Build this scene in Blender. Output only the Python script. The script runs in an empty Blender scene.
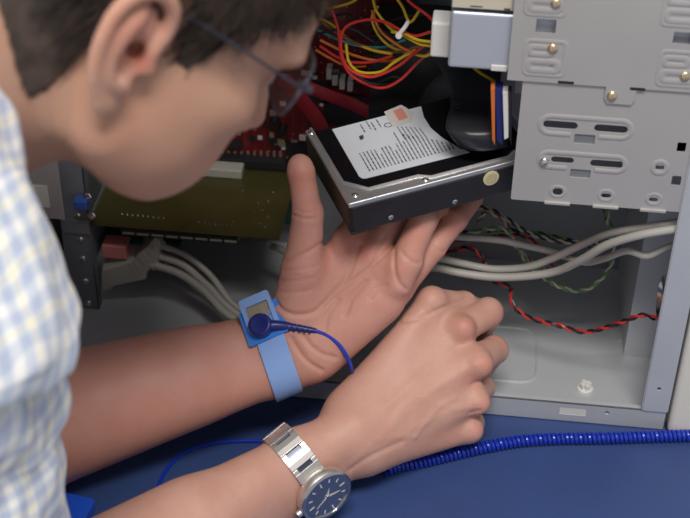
import bpy, bmesh, math, random
import numpy as np
from math import sin, cos, pi, radians, sqrt
from mathutils import Vector, Matrix
from mathutils.geometry import tessellate_polygon

# ---------------------------------------------------------------- camera (all lengths below in mm, scaled by S)
S = 0.001
SC = bpy.context.scene
FPX = 1400.0
PITCH, YAW, ROLL = radians(37), radians(6), radians(1.0)
fw = np.array([-sin(YAW)*cos(PITCH), cos(YAW)*cos(PITCH), -sin(PITCH)])
rt = np.array([cos(YAW), sin(YAW), 0.0]); up = np.cross(rt, fw)
rt, up = rt*cos(ROLL)+up*sin(ROLL), -rt*sin(ROLL)+up*cos(ROLL)
def ray(px, py): return fw+rt*(px-345)/FPX-up*(py-259)/FPX
CAM = -1120*ray(345, 402)
def at(px, py, axis, val):
    r = ray(px, py); return CAM+r*(val-CAM[axis])/r[axis]
def atd(px, py, d): return CAM+ray(px, py)*d
def proj(p):
    v = np.asarray(p, float)-CAM; d = v@fw
    return 345+FPX*(v@rt)/d, 259-FPX*(v@up)/d, d
cam = bpy.data.cameras.new('camera'); co = bpy.data.objects.new('camera', cam); SC.collection.objects.link(co)
cam.sensor_width = 36; cam.lens = FPX/690*36; cam.clip_start = 0.02; cam.clip_end = 50
co.matrix_world = Matrix([[rt[0], up[0], -fw[0], CAM[0]*S], [rt[1], up[1], -fw[1], CAM[1]*S], [rt[2], up[2], -fw[2], CAM[2]*S], [0, 0, 0, 1]])
cam.dof.use_dof = True; cam.dof.focus_distance = 1.02; cam.dof.aperture_fstop = 7.5
SC.camera = co
# ---------------------------------------------------------------- light and exposure
W = bpy.data.worlds.new('room_light'); SC.world = W; W.use_nodes = True
W.node_tree.nodes['Background'].inputs[0].default_value = (0.95, 0.96, 1.0, 1)
W.node_tree.nodes['Background'].inputs[1].default_value = 0.42
def area(name, loc, target, size, power, col):
    l = bpy.data.lights.new(name, 'AREA'); l.shape = 'RECTANGLE'; l.size, l.size_y = size; l.energy = power; l.color = col
    o = bpy.data.objects.new(name, l); SC.collection.objects.link(o); o.location = loc
    o.rotation_euler = (Vector(target)-Vector(loc)).to_track_quat('-Z', 'Y').to_euler()
area('ceiling_light', (0.25, -1.0, 2.1), (0.08, -0.10, 0.1), (0.9, 0.5), 37, (1.0, 0.97, 0.93))
area('window_light', (-1.9, -1.3, 1.5), (-0.1, 0, 0.1), (1.2, 1.0), 22, (0.82, 0.9, 1.0))
SC.view_settings.view_transform = 'Standard'; SC.view_settings.look = 'None'
SC.view_settings.exposure = 0.0; SC.view_settings.gamma = 1.0; SC.view_settings.use_curve_mapping = False

# ---------------------------------------------------------------- materials
def mat(name, col, rough=.5, metal=0.0, noise=0.0, nscale=200, bump=0.0, bscale=600, sss=0, spec=.5, coat=0, trans=0, alpha=None, emis=None):
    m = bpy.data.materials.new(name); m.use_nodes = True; nt = m.node_tree; b = nt.nodes['Principled BSDF']
    b.inputs['Base Color'].default_value = (*col, 1); b.inputs['Roughness'].default_value = rough; b.inputs['Metallic'].default_value = metal
    b.inputs['Specular IOR Level'].default_value = spec; b.inputs['Coat Weight'].default_value = coat; b.inputs['Transmission Weight'].default_value = trans
    if sss:
        b.inputs['Subsurface Weight'].default_value = sss; b.inputs['Subsurface Radius'].default_value = (1, .35, .2); b.inputs['Subsurface Scale'].default_value = .006
    tc = nt.nodes.new('ShaderNodeTexCoord')
    if noise:
        n = nt.nodes.new('ShaderNodeTexNoise'); n.inputs['Scale'].default_value = nscale; n.inputs['Detail'].default_value = 4
        nt.links.new(tc.outputs['Object'], n.inputs['Vector'])
        r = nt.nodes.new('ShaderNodeValToRGB'); r.color_ramp.elements[0].position = .3; r.color_ramp.elements[1].position = .7
        r.color_ramp.elements[0].color = (*[c*(1-noise) for c in col], 1); r.color_ramp.elements[1].color = (*[min(1, c*(1+noise)) for c in col], 1)
        nt.links.new(n.outputs['Fac'], r.inputs[0]); nt.links.new(r.outputs[0], b.inputs['Base Color'])
    if bump:
        n = nt.nodes.new('ShaderNodeTexNoise'); n.inputs['Scale'].default_value = bscale; n.inputs['Detail'].default_value = 3
        nt.links.new(tc.outputs['Object'], n.inputs['Vector'])
        bp = nt.nodes.new('ShaderNodeBump'); bp.inputs['Strength'].default_value = bump; bp.inputs['Distance'].default_value = .0006
        nt.links.new(n.outputs['Fac'], bp.inputs['Height']); nt.links.new(bp.outputs[0], b.inputs['Normal'])
    return m
M = {}
M['steel'] = mat('galvanised_steel', (.56, .575, .60), .42, .25, .05, 14)
M['cage'] = mat('cage_steel', (.47, .45, .44), .5, .25, .04, 14)
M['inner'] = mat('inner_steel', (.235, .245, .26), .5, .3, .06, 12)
M['silver'] = mat('drive_shell', (.50, .53, .60), .4, .35, .03, 20)
M['bezel'] = mat('cream_plastic', (.76, .72, .64), .5)
M['cream'] = mat('cream_label', (.62, .56, .43), .6)
M['brass'] = mat('brass_screw', (.74, .60, .40), .28, .9)
M['chrome'] = mat('chrome', (.75, .74, .72), .22, 1)
M['rim'] = mat('cast_aluminium', (.66, .65, .64), .36, .8, .05, 60, .15, 900)
M['hdd'] = mat('black_casting', (.019, .016, .015), .42, 0, .2, 60, .2, 900)
M['cover'] = mat('black_cover', (.010, .010, .012), .12, .3)
M['paper'] = mat('white_label', (.62, .64, .68), .5)
M['ink'] = mat('ink', (.06, .06, .07), .6)
M['tape'] = mat('paper_seal', (.60, .56, .52), .5)
M['pinkink'] = mat('pink_ink', (.65, .25, .2), .6)
M['white'] = mat('white_plastic', (.72, .70, .66), .45)
M['greywire'] = mat('grey_cable', (.42, .40, .36), .45, spec=.4)
M['greyplug'] = mat('grey_plug', (.42, .41, .36), .5)
M['black'] = mat('black_plastic', (.012, .012, .014), .4)
M['ribbon'] = mat('ribbon_cable', (.022, .023, .027), .38)
M['red'] = mat('red_wire', (.55, .03, .025), .35)
M['redflat'] = mat('red_cable', (.22, .008, .015), .5)
M['yellow'] = mat('yellow_wire', (.62, .42, .02), .35)
M['orange'] = mat('orange_wire', (.62, .16, .03), .35)
M['brown'] = mat('brown_wire', (.20, .09, .04), .4)
M['green'] = mat('green_wire', (.10, .26, .06), .4)
M['teal'] = mat('teal_wire', (.05, .25, .22), .4)
M['whitewire'] = mat('white_wire', (.50, .46, .38), .45)
M['blue'] = mat('blue_cord', (.008, .035, .42), .28, coat=.3)
M['navy'] = mat('navy_plastic', (.010, .020, .16), .35)
M['bluep'] = mat('blue_plastic', (.04, .22, .72), .4)
M['lightblue'] = mat('blue_webbing', (.25, .40, .76), .8, bump=.5, bscale=1500)
M['blueclear'] = mat('clear_blue_plastic', (.02, .10, .65), .12, coat=.4)
M['vga'] = mat('blue_connector', (.04, .12, .45), .5)
M['pink'] = mat('pink_connector', (.62, .22, .20), .5)
M['chip'] = mat('chip_black', (.018, .018, .02), .45)
M['gold'] = mat('gold_contact', (.62, .55, .42), .35, .8)
M['dial'] = mat('watch_dial', (.085, .10, .135), .42, .35)
M['index'] = mat('pale_index', (.72, .71, .68), .4, .2)
M['steelband'] = mat('watch_steel', (.74, .70, .66), .38, .9, .04, 40)
M['steelpol'] = mat('watch_polished', (.62, .60, .60), .14, 1.0)
M['gunmetal'] = mat('spectacle_metal', (.10, .11, .14), .35, .8)
M['card'] = None
def pcb(name, base, trace, spot, sc):
    m = mat(name, base, .35, coat=.3); nt = m.node_tree; b = nt.nodes['Principled BSDF']
    tc = nt.nodes.new('ShaderNodeTexCoord')
    br = nt.nodes.new('ShaderNodeTexBrick'); br.inputs['Scale'].default_value = sc; br.inputs['Mortar Size'].default_value = .025
    br.inputs['Color1'].default_value = (*base, 1); br.inputs['Color2'].default_value = (*[c*.8 for c in base], 1); br.inputs['Mortar'].default_value = (*trace, 1)
    nt.links.new(tc.outputs['Object'], br.inputs['Vector'])
    vo = nt.nodes.new('ShaderNodeTexVoronoi'); vo.inputs['Scale'].default_value = sc*3.2
    nt.links.new(tc.outputs['Object'], vo.inputs['Vector'])
    lt = nt.nodes.new('ShaderNodeMath'); lt.operation = 'LESS_THAN'; lt.inputs[1].default_value = .12
    nt.links.new(vo.outputs['Distance'], lt.inputs[0])
    mx = nt.nodes.new('ShaderNodeMix'); mx.data_type = 'RGBA'; nt.links.new(lt.outputs[0], mx.inputs[0])
    nt.links.new(br.outputs['Color'], mx.inputs[6]); mx.inputs[7].default_value = (*spot, 1)
    nt.links.new(mx.outputs[2], b.inputs['Base Color'])
    return m
M['redpcb'] = pcb('red_circuit_board', (.15, .007, .011), (.21, .018, .02), (.42, .34, .30), 60)
M['cardpcb'] = mat('olive_circuit_board', (.054, .047, .012), .4, 0, .12, 30, coat=.2)
M['greenpcb'] = pcb('green_circuit_board', (.015, .07, .05), (.02, .09, .06), (.2, .2, .17), 60)

# blue mat: vinyl with faint mottling and fine grain
M['mat'] = mat('blue_vinyl', (.033, .064, .19), .5, 0, .10, 9, .35, 500)

# gingham cotton: crossed bands in UV (metres)
def gingham():
    m = mat('gingham_cotton', (.8, .8, .8), .85); nt = m.node_tree; b = nt.nodes['Principled BSDF']
    uv = nt.nodes.new('ShaderNodeUVMap'); uv.uv_map = 'UVMap'
    sp = nt.nodes.new('ShaderNodeSeparateXYZ'); nt.links.new(uv.outputs[0], sp.inputs[0])
    def band(out, period, width, off=0.0):
        a = nt.nodes.new('ShaderNodeMath'); a.operation = 'MULTIPLY_ADD'; a.inputs[1].default_value = 1/period; a.inputs[2].default_value = off; nt.links.new(out, a.inputs[0])
        s = nt.nodes.new('ShaderNodeMath'); s.operation = 'PINGPONG'; s.inputs[1].default_value = .5; nt.links.new(a.outputs[0], s.inputs[0])
        l = nt.nodes.new('ShaderNodeMapRange'); l.inputs[1].default_value = width-.05; l.inputs[2].default_value = width+.05; l.inputs[3].default_value = 1; l.inputs[4].default_value = 0
        nt.links.new(s.outputs[0], l.inputs[0]); return l.outputs[0]
    def mixc(fac, c1, c2):
        x = nt.nodes.new('ShaderNodeMix'); x.data_type = 'RGBA'; x.blend_type = 'MULTIPLY'; nt.links.new(fac, x.inputs[0]); x.inputs[7].default_value = (*c2, 1)
        if isinstance(c1, tuple): x.inputs[6].default_value = (*c1, 1)
        else: nt.links.new(c1, x.inputs[6])
        return x.outputs[2]
    P = .0118
    c = mixc(band(sp.outputs[0], P, .26), (.93, .92, .88), (.70, .75, .87))
    c = mixc(band(sp.outputs[1], P, .26), c, (.73, .78, .89))
    c = mixc(band(sp.outputs[0], P*2, .06, .25), c, (.97, .93, .80))
    c = mixc(band(sp.outputs[1], P*2, .06, .25), c, (.97, .93, .80))
    nt.links.new(c, b.inputs['Base Color'])
    b.inputs['Sheen Weight'].default_value = .15
    return m
M['shirt'] = gingham()

def skin():
    m = mat('skin', (.6, .35, .27), .48, sss=.12, spec=.35); nt = m.node_tree; b = nt.nodes['Principled BSDF']
    at_ = nt.nodes.new('ShaderNodeAttribute'); at_.attribute_name = 'flush'
    tc = nt.nodes.new('ShaderNodeTexCoord')
    n = nt.nodes.new('ShaderNodeTexNoise'); n.inputs['Scale'].default_value = 45; n.inputs['Detail'].default_value = 5; nt.links.new(tc.outputs['Object'], n.inputs['Vector'])
    r = nt.nodes.new('ShaderNodeValToRGB'); r.color_ramp.elements[0].position = .25; r.color_ramp.elements[1].position = .78
    r.color_ramp.elements[0].color = (.55, .30, .225, 1); r.color_ramp.elements[1].color = (.62, .375, .295, 1)
    nt.links.new(n.outputs['Fac'], r.inputs[0])
    mx = nt.nodes.new('ShaderNodeMix'); mx.data_type = 'RGBA'; nt.links.new(at_.outputs['Fac'], mx.inputs[0])
    nt.links.new(r.outputs[0], mx.inputs[6]); mx.inputs[7].default_value = (.56, .16, .125, 1)
    nt.links.new(mx.outputs[2], b.inputs['Base Color'])
    ta = nt.nodes.new('ShaderNodeAttribute'); ta.attribute_name = 'tan'
    mt = nt.nodes.new('ShaderNodeMix'); mt.data_type = 'RGBA'; nt.links.new(ta.outputs['Fac'], mt.inputs[0])
    nt.links.new(mx.outputs[2], mt.inputs[6]); mt.inputs[7].default_value = (.42, .225, .125, 1); nt.links.new(mt.outputs[2], b.inputs['Base Color'])
    n2 = nt.nodes.new('ShaderNodeTexVoronoi'); n2.inputs['Scale'].default_value = 900; nt.links.new(tc.outputs['Object'], n2.inputs['Vector'])
    n3 = nt.nodes.new('ShaderNodeTexNoise'); n3.inputs['Scale'].default_value = 130; n3.inputs['Detail'].default_value = 6; nt.links.new(tc.outputs['Object'], n3.inputs['Vector'])
    ad = nt.nodes.new('ShaderNodeMath'); ad.operation = 'ADD'; nt.links.new(n2.outputs['Distance'], ad.inputs[0]); nt.links.new(n3.outputs['Fac'], ad.inputs[1])
    bp = nt.nodes.new('ShaderNodeBump'); bp.inputs['Strength'].default_value = .22; bp.inputs['Distance'].default_value = .0007
    nt.links.new(ad.outputs[0], bp.inputs['Height']); nt.links.new(bp.outputs[0], b.inputs['Normal'])
    return m
M['skin'] = skin()
M['hair'] = mat('dark_brown_hair', (.052, .035, .026), .45, 0, .45, 90, spec=.45)
def glass():
    m = bpy.data.materials.new('thin_lens'); m.use_nodes = True; nt = m.node_tree; nt.nodes.clear()
    o = nt.nodes.new('ShaderNodeOutputMaterial'); t = nt.nodes.new('ShaderNodeBsdfTransparent'); t.inputs[0].default_value = (.86, .82, .86, 1)
    g = nt.nodes.new('ShaderNodeBsdfGlossy'); g.inputs['Roughness'].default_value = .03; f = nt.nodes.new('ShaderNodeFresnel'); f.inputs[0].default_value = 1.5
    x = nt.nodes.new('ShaderNodeMixShader'); nt.links.new(f.outputs[0], x.inputs[0]); nt.links.new(t.outputs[0], x.inputs[1]); nt.links.new(g.outputs[0], x.inputs[2]); nt.links.new(x.outputs[0], o.inputs[0])
    return m
M['lens'] = glass()

# ---------------------------------------------------------------- object helpers
def link(o, parent=None):
    SC.collection.objects.link(o)
    if parent is not None: o.parent = parent
    return o
def tag(o, label=None, cat=None, group=None, kind=None):
    if label: o['label'] = label
    if cat: o['category'] = cat
    if group: o['group'] = group
    if kind: o['kind'] = kind
    return o
def thing(name, label, cat, group=None):
    return tag(link(bpy.data.objects.new(name, None)), label, cat, group)
def rebase(root, p):
    """put an Empty at the thing's base; its parts (built in world coordinates) keep their place"""
    v = Vector([c*S for c in p]); root.location = v
    for c in root.children:
        c.location = c.location-v
class MB:
    def __init__(s): s.v = []; s.f = []; s.sm = []
    def add(s, vs, fs, smooth=False):
        n = len(s.v); s.v.extend([tuple(map(float, p)) for p in vs]); s.f.extend([tuple(i+n for i in f) for f in fs]); s.sm.extend([smooth]*len(fs)); return s
    def box(s, lo, hi, fr=None):
        x0, y0, z0 = lo; x1, y1, z1 = hi
        vs = [(x, y, z) for x in (x0, x1) for y in (y0, y1) for z in (z0, z1)]
        if fr is not None: vs = [fr(p) for p in vs]
        return s.add(vs, [(0, 1, 3, 2), (4, 6, 7, 5), (0, 4, 5, 1), (2, 3, 7, 6), (0, 2, 6, 4), (1, 5, 7, 3)])
    def tube(s, pts, r, n=8, flat=1.0, smooth=True, nref=None, caps=True):
        pts = [np.asarray(p, float) for p in pts]; k = len(pts); rs = r if hasattr(r, '__len__') else [r]*k
        T = [pts[min(i+1, k-1)]-pts[max(i-1, 0)] for i in range(k)]; T = [t/(np.linalg.norm(t)+1e-9) for t in T]
        a = np.array(nref, float) if nref is not None else (np.array([0, 0, 1.]) if abs(T[0][2]) < .9 else np.array([1., 0, 0]))
        vs = []
        for i in range(k):
            a = a-T[i]*(a@T[i]); a /= np.linalg.norm(a)+1e-9; b = np.cross(T[i], a)
            for j in range(n):
                t = 2*pi*j/n; vs.append(pts[i]+rs[i]*(a*cos(t)*flat+b*sin(t)))
        fs = [(i*n+j, i*n+(j+1) % n, (i+1)*n+(j+1) % n, (i+1)*n+j) for i in range(k-1) for j in range(n)]
        if caps: fs += [tuple(range(n-1, -1, -1)), tuple((k-1)*n+j for j in range(n))]
        return s.add(vs, fs, smooth)
    def cyl(s, p0, p1, r0, r1=None, n=16): return s.tube([p0, p1], [r0, r0 if r1 is None else r1], n, smooth=False)
    def lathe(s, p, axis, prof, n=20, smooth=True):
        """prof: (height along axis, radius)"""
        p = np.asarray(p, float); ax = np.asarray(axis, float); ax /= np.linalg.norm(ax)
        a = np.cross(ax, [0, 0, 1.]) if abs(ax[2]) < .9 else np.cross(ax, [1., 0, 0]); a /= np.linalg.norm(a); b = np.cross(ax, a)
        vs = [p+ax*h+r*(a*cos(2*pi*j/n)+b*sin(2*pi*j/n)) for h, r in prof for j in range(n)]
        k = len(prof)
        fs = [(i*n+j, i*n+(j+1) % n, (i+1)*n+(j+1) % n, (i+1)*n+j) for i in range(k-1) for j in range(n)]+[tuple(range(n-1, -1, -1)), tuple((k-1)*n+j for j in range(n))]
        return s.add(vs, fs, smooth)
    def plate(s, outer, holes, t0, t1, fr):
        """flat sheet with real holes; fr maps (a, b, t) to space"""
        polys = [outer]+holes; flat = [p for q in polys for p in q]
        tri = tessellate_polygon([[Vector((a, b, 0)) for a, b in q] for q in polys])
        n = len(flat); vs = [fr((a, b, t0)) for a, b in flat]+[fr((a, b, t1)) for a, b in flat]
        fs = [tuple(t) for t in tri]+[tuple(i+n for i in reversed(t)) for t in tri]
        o = 0
        for q in polys:
            k = len(q)
            fs += [(o+i, o+(i+1) % k, o+(i+1) % k+n, o+i+n) for i in range(k)]; o += k
        return s.add(vs, fs)
    def frustum(s, base, top, t0, t1, fr):
        n = len(base); vs = [fr((a, b, t0)) for a, b in base]+[fr((a, b, t1)) for a, b in top]
        return s.add(vs, [(i, (i+1) % n, (i+1) % n+n, i+n) for i in range(n)]+[tuple(range(n)), tuple(range(2*n-1, n-1, -1))])
    def build(s, name, m, parent=None, bevel=0, seg=2, label=None):
        me = bpy.data.meshes.new(name); me.from_pydata([(a*S, b*S, c*S) for a, b, c in s.v], [], s.f)
        me.polygons.foreach_set('use_smooth', s.sm); me.materials.append(m)
        bm = bmesh.new(); bm.from_mesh(me); bmesh.ops.recalc_face_normals(bm, faces=bm.faces)
        for e in bm.edges:
            if len(e.link_faces) == 2 and e.calc_face_angle(0) > .75: e.smooth = False
        bm.to_mesh(me); bm.free()
        o = link(bpy.data.objects.new(name, me), parent)
        if bevel:
            b = o.modifiers.new('bevel', 'BEVEL'); b.width = bevel*S; b.segments = seg; b.limit_method = 'ANGLE'; b.angle_limit = radians(35)
        if label: o['label'] = label
        return o
def copy_tree(o, parent=None):
    c = o.copy(); SC.collection.objects.link(c); c.parent = parent
    for ch in o.children: copy_tree(ch, c)
    return c
def spline(pts, n=10):
    P = [np.asarray(p, float) for p in pts]; P = [2*P[0]-P[1]]+P+[2*P[-1]-P[-2]]; out = []
    for i in range(1, len(P)-2):
        for j in range(n):
            t = j/n; a, b, c, d = P[i-1:i+3]
            out.append(.5*((2*b)+(c-a)*t+(2*a-5*b+4*c-d)*t*t+(3*b-a-3*c+d)*t**3))
    return out+[P[-2]]
def stadium(x0, x1, y0, y1, n=8):
    r = min(x1-x0, y1-y0)/2; out = []
    for cx, cy, a0 in ((x1-r, y0+r, -90), (x1-r, y1-r, 0), (x0+r, y1-r, 90), (x0+r, y0+r, 180)):
        for j in range(n+1): a = radians(a0+90*j/n); out.append((cx+r*cos(a), cy+r*sin(a)))
    res = []
    for p in out:
        if not res or abs(p[0]-res[-1][0])+abs(p[1]-res[-1][1]) > 1e-4: res.append(p)
    if abs(res[0][0]-res[-1][0])+abs(res[0][1]-res[-1][1]) < 1e-4: res.pop()
    return res
def rrect(x0, x1, y0, y1, r, n=4):
    out = []
    for cx, cy, a0 in ((x1-r, y0+r, -90), (x1-r, y1-r, 0), (x0+r, y1-r, 90), (x0+r, y0+r, 180)):
        for j in range(n+1): a = radians(a0+90*j/n); out.append((cx+r*cos(a), cy+r*sin(a)))
    return out
rect = lambda x0, x1, y0, y1: [(x0, y0), (x1, y0), (x1, y1), (x0, y1)]

# ================================================================ THE SETTING: mat on the table
b = MB(); b.box((-430, -420, -3), (640, 620, 0)); tag(b.build('work_mat', M['mat'], bevel=1.2), 'smooth dark blue vinyl work mat under the open computer and the arms', 'mat')
b = MB(); b.box((-460, -450, -33), (680, 660, -3)); tag(b.build('table_top', mat('grey_laminate', (.35, .35, .36), .5), bevel=2), 'grey laminate table top lying beneath the blue mat', 'table')

# ================================================================ COMPUTER CASE
case = thing('computer_case', 'open grey steel desktop computer case standing on the blue mat, side cover off', 'computer case')
X0, X1, YB, ZF, ZT = -262, 252, 190, 12, 425
b = MB(); b.box((X0, 1, ZF-1), (X1, YB, ZF)); b.box((X0+6, 12, 0.2), (X0+60, 40, ZF-1)); b.box((X1-60, 12, .2), (X1-6, 40, ZF-1)); b.box((X0+6, 150, .2), (X0+60, 180, ZF-1)); b.box((X1-60, 150, .2), (X1-6, 180, ZF-1))
bp = b.build('bottom_panel', M['steel'], case)
# pressed ring in the floor
b = MB(); q = at(505, 358, 2, ZF); ring = rrect(q[0]-45, q[0]+26, q[1]-28, q[1]+40, 14, 5)
b.tube([(x, y, ZF-.6) for x, y in ring+ring[:1]], 1.7, 8, caps=False); b.build('pressed_rib', M['steel'], bp)
b = MB(); fx = lambda p: (p[0], p[2], p[1])
h1 = at(573, 411.5, 1, 0); h2 = at(607, 413, 1, 0)
b.plate(rrect(X0, X1, 1, 20, 1.5), [rrect(h1[0]-10.5, h1[0]+10.5, h1[2]-3.6, h1[2]+3.6, 1), stadium(h2[0]-1.8, h2[0]+1.8, h2[2]-1.8, h2[2]+1.8, 4)], 0, 1, fx)
b.box((X0, 0, 19), (X1, 5, 20)); b.build('front_lip', M['steel'], case, .3)
b = MB(); b.box((h1[0]-10.4, .3, h1[2]-3.5), (h1[0]+10.4, .9, h1[2]+3.5)); b.build('white_tab', M['white'], case)
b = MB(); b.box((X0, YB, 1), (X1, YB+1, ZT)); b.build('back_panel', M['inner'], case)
b = MB(); b.box((X0, 0, ZT), (X1, YB, ZT+1)); b.build('top_panel', M['steel'], case)
# rear wall of the case (with perforations) and the slot flange facing the open side
b = MB(); fy = lambda p: (X0+p[2], p[0], p[1])
holes = [stadium(y-1.6, y+1.6, z-1.6, z+1.6, 2) for y in np.arange(12, 72, 7.0) for z in np.arange(24, 122, 7.0)]
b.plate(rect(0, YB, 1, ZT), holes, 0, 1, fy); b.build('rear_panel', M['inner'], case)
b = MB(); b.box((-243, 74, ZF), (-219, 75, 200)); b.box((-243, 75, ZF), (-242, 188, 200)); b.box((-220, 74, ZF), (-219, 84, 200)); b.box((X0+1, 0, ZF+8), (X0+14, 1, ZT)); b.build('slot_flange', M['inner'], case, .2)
def screw(p, ax, r, m, parent, name='screw', slot=True, h=2.0):
    b = MB(); ax = np.array(ax, float); ax /= np.linalg.norm(ax)
    b.lathe(np.array(p)-ax*.6, ax, [(0, r), (h*.45, r), (h*.8, r*.82), (h, r*.45), (h*1.02, r*.05)], 18)
    if slot:
        a = np.cross(ax, [0.3, .1, 1]); a /= np.linalg.norm(a); c = np.cross(ax, a); tp = np.array(p)+ax*(h-.55)
        for u, v in ((a, c), (c, a)):
            b.add([tp+u*r*.5*i+v*r*.11*j+ax*k for i in (-1, 1) for j in (-1, 1) for k in (-.3, .25)], [(0, 1, 3, 2), (4, 6, 7, 5), (0, 4, 5, 1), (2, 3, 7, 6), (0, 2, 6, 4), (1, 5, 7, 3)])
    return b.build(name, m, parent)
for py in (216, 240, 259, 281, 303):
    q = at(86, py, 1, 74); screw((-228, 74, q[2]), (0, -1, .15), 3.0, M['chrome'], case)
for pxy in ((620, 340), (621, 283)):
    q = at(*pxy, 2, ZF); screw((q[0], q[1], ZF), (0, 0, 1), 2.2, M['steel'], case, slot=False, h=1)
# front chassis wall, bracket plate and the upright post at the open side
b = MB(); b.box((X1-1, 0, 1), (X1, YB, ZT)); b.build('front_panel', M['steel'], case)
b = MB(); b.box((222, 73, ZF), (223, 189, 290)); b.box((222, 72, ZF), (251, 73, 206)); b.build('bracket_plate', M['steel'], case, .2)
b = MB(); q = at(652, 396, 1, -1)
b.plate(rrect(232, X1, 20, 302, 2), [stadium(240, 243.4, 42, 45.4, 4)], -1.2, 0, fx); b.box((231.5, -1.2, 21), (232.5, 1.2, 302)); b.build('corner_post', M['steel'], case, .4)
# cream front moulding
b = MB(); b.box((254, -4, .5), (292, YB+6, ZT+6)); fb = b.build('front_bezel', M['bezel'], case, 4, 4)
# lower drive cage
cage = MB()
P0 = lambda px, py, y=0: at(px, py, 1, y)
def hole_px(x0, x1, y0, y1, y=0, kind='s'):
    a = P0(x0, (y0+y1)/2, y); c = P0(x1, (y0+y1)/2, y); zt = P0((x0+x1)/2, y0, y)[2]; zb = P0((x0+x1)/2, y1, y)[2]
    return a[0], c[0], zb, zt
hs = []
for r_ in ((543, 578, 121.3, 128.7), (594, 628, 125.2, 132.6), (551, 574, 157, 163), (590, 624, 160.5, 167.5), (654, 665, 165.5, 169.8), (551, 565, 188.5, 195.5), (601, 611, 193.5, 198), (649, 658, 197.5, 202)):
    hs.append(stadium(*hole_px(*r_)))
for r_ in ((574, 595, 134.5, 144), (570, 590.5, 169.5, 178), (677, 686, 142.5, 152), (671.5, 681, 176, 185.5)):
    hs.append(rrect(*hole_px(*r_), .8))
cg = MB(); cg.plate(rrect(114.5, 248, 207.5, 303, 1.5), hs, 0, 1, fx)
cg.box((247, 2, 207.5), (248, 150, 303)); cg.box((114.5, 149, 207.5), (247.5, 150, 303))
hdc = cg.build('hard_drive_cage', M['cage'], case)
WIN = [hole_px(574, 595, 134.5, 144), hole_px(570, 590.5, 169.5, 178)]
def ridge(x0, x1, y0, y1, w=1.5, y=0):
    a = stadium(*hole_px(x0, x1, y0, y1)); a = a+a[:1]; d = []
    for p, q in zip(a[:-1], a[1:]):
        k = max(1, int(math.dist(p, q)/1.0)); d += [(p[0]+(q[0]-p[0])*i/k, p[1]+(q[1]-p[1])*i/k) for i in range(k)]
    ins = [any(W_[0]-2 < p[0] < W_[1]+2 and W_[2]-2 < p[1] < W_[3]+2 for W_ in WIN) for p in d]
    if any(ins):
        k = max(i for i in range(len(d)) if ins[i] and not ins[(i+1) % len(d)]); d = d[k+1:]+d[:k+1]; d = [p for p in d if not any(W_[0]-2 < p[0] < W_[1]+2 and W_[2]-2 < p[1] < W_[3]+2 for W_ in WIN)]
    else: d = d+d[:1]
    b = MB(); b.tube([(p[0], y, p[1]) for p in d], w*2, 10, flat=.3, nref=(0, 1, 0), caps=True); return b.build('pressed_rib', M['cage'], hdc)
b = MB()
for W_ in WIN: b.box((W_[0]-2, 1.1, W_[2]-2), (W_[1]+2, 1.6, W_[3]+2))
b.build('inner_flange', M['inner'], hdc)
for r_ in ((540, 632, 118.5, 136), (539, 626, 154.5, 169.5), (652.5, 667, 161.5, 173.5)): ridge(*r_, w=1.0)
for cx, cy in ((557.7, 191.5), (606, 195.5), (654, 199.3)): ridge(cx-7, cx+7, cy-5, cy+5, w=.7)
for cx in (557, 606, 654):
    q = P0(cx, 203); b = MB(); b.box((q[0]-9, -1.6, 206.3), (q[0]+9, 1.2, 208.6)); b.build('bent_tab', M['cage'], hdc, .5)
q = P0(544, 160.7); screw((q[0], -.4, q[2]), (-.3, -1, .2), 3.1, M['chrome'], hdc, h=3)
# upper drive cage
hs = [rrect(*hole_px(536, 556, 18, 32), .8), rrect(*hole_px(673, 692, 31, 43), .8)]
for r_ in ((549.5, 553.5, 62.2, 65.5),): hs.append(stadium(*hole_px(*r_)))
cg = MB()
outl = [(104, 303.5), (169, 303.5), (169, 295), (171, 291), (187, 291), (189, 295), (189, 303.5), (X1-1, 303.5), (X1-1, 424), (104, 424)]
cg.plate(outl, hs, -1.6, -.6, fx); cg.box((104, 149, 303.5), (X1-1, 150, 424)); cg.box((104, -1, 423), (X1-1, 150, 424))
odc = cg.build('optical_drive_cage', M['cage'], case)
for x0, x1, y0, y1 in ((527, 567, -24, 14), (525, 565, 40, 74), (659, 700, 51, 85), (664, 705, -12, 25)):
    a0, a1, z0, z1 = hole_px(x0, x1, y0, y1); b = MB()
    ln = rrect(a0, a1, z0, z1, 3); li = rrect(a0+3, a1-3, z0+3.5, z1-3, 2)
    for pts, w in ((ln, .9), (rrect(a0+2.5, a1-4, z0+3, z0+10, 2.5), 1.4), (rrect(a0+2.5, a0+17, z1-10, z1-4.5, 2.2), 1.2)):
        b.tube([(p[0], -1.6, p[1]) for p in pts+pts[:1]], w*1.9, 10, flat=.24, nref=(0, 1, 0), caps=False)
    b.build('pressed_rib', M['cage'], odc)
for x0, x1, y0, y1 in ((558, 574, 80, 82.5), (630, 645, 86.5, 89),):
    a0, a1, z0, z1 = hole_px(x0, x1, y0, y1); b = MB(); b.box((a0, -1.9, z0), (a1, -1.5, z1)); b.build('edge_notch', M['black'], odc)
for pxy, m in (((556, 3), 'brass'), ((552.7, 48), 'brass'), ((685, 76), 'brass'), ((612, 95.6), 'brass')):
    q = P0(*pxy, -1.6); screw((q[0], -1.7, q[2]), (0, -1, .1), 3.5, M[m], odc, h=2.6)
# internal speaker ring behind the post
b = MB(); q = at(658, 301, 1, 25); b.lathe((238, 25, q[2]), (-1, 0, 0), [(0, 20), (3, 20), (4, 18), (4, 15), (1, 13), (1, .1)], 24); b.build('speaker_ring', M['chrome'], case)

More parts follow.
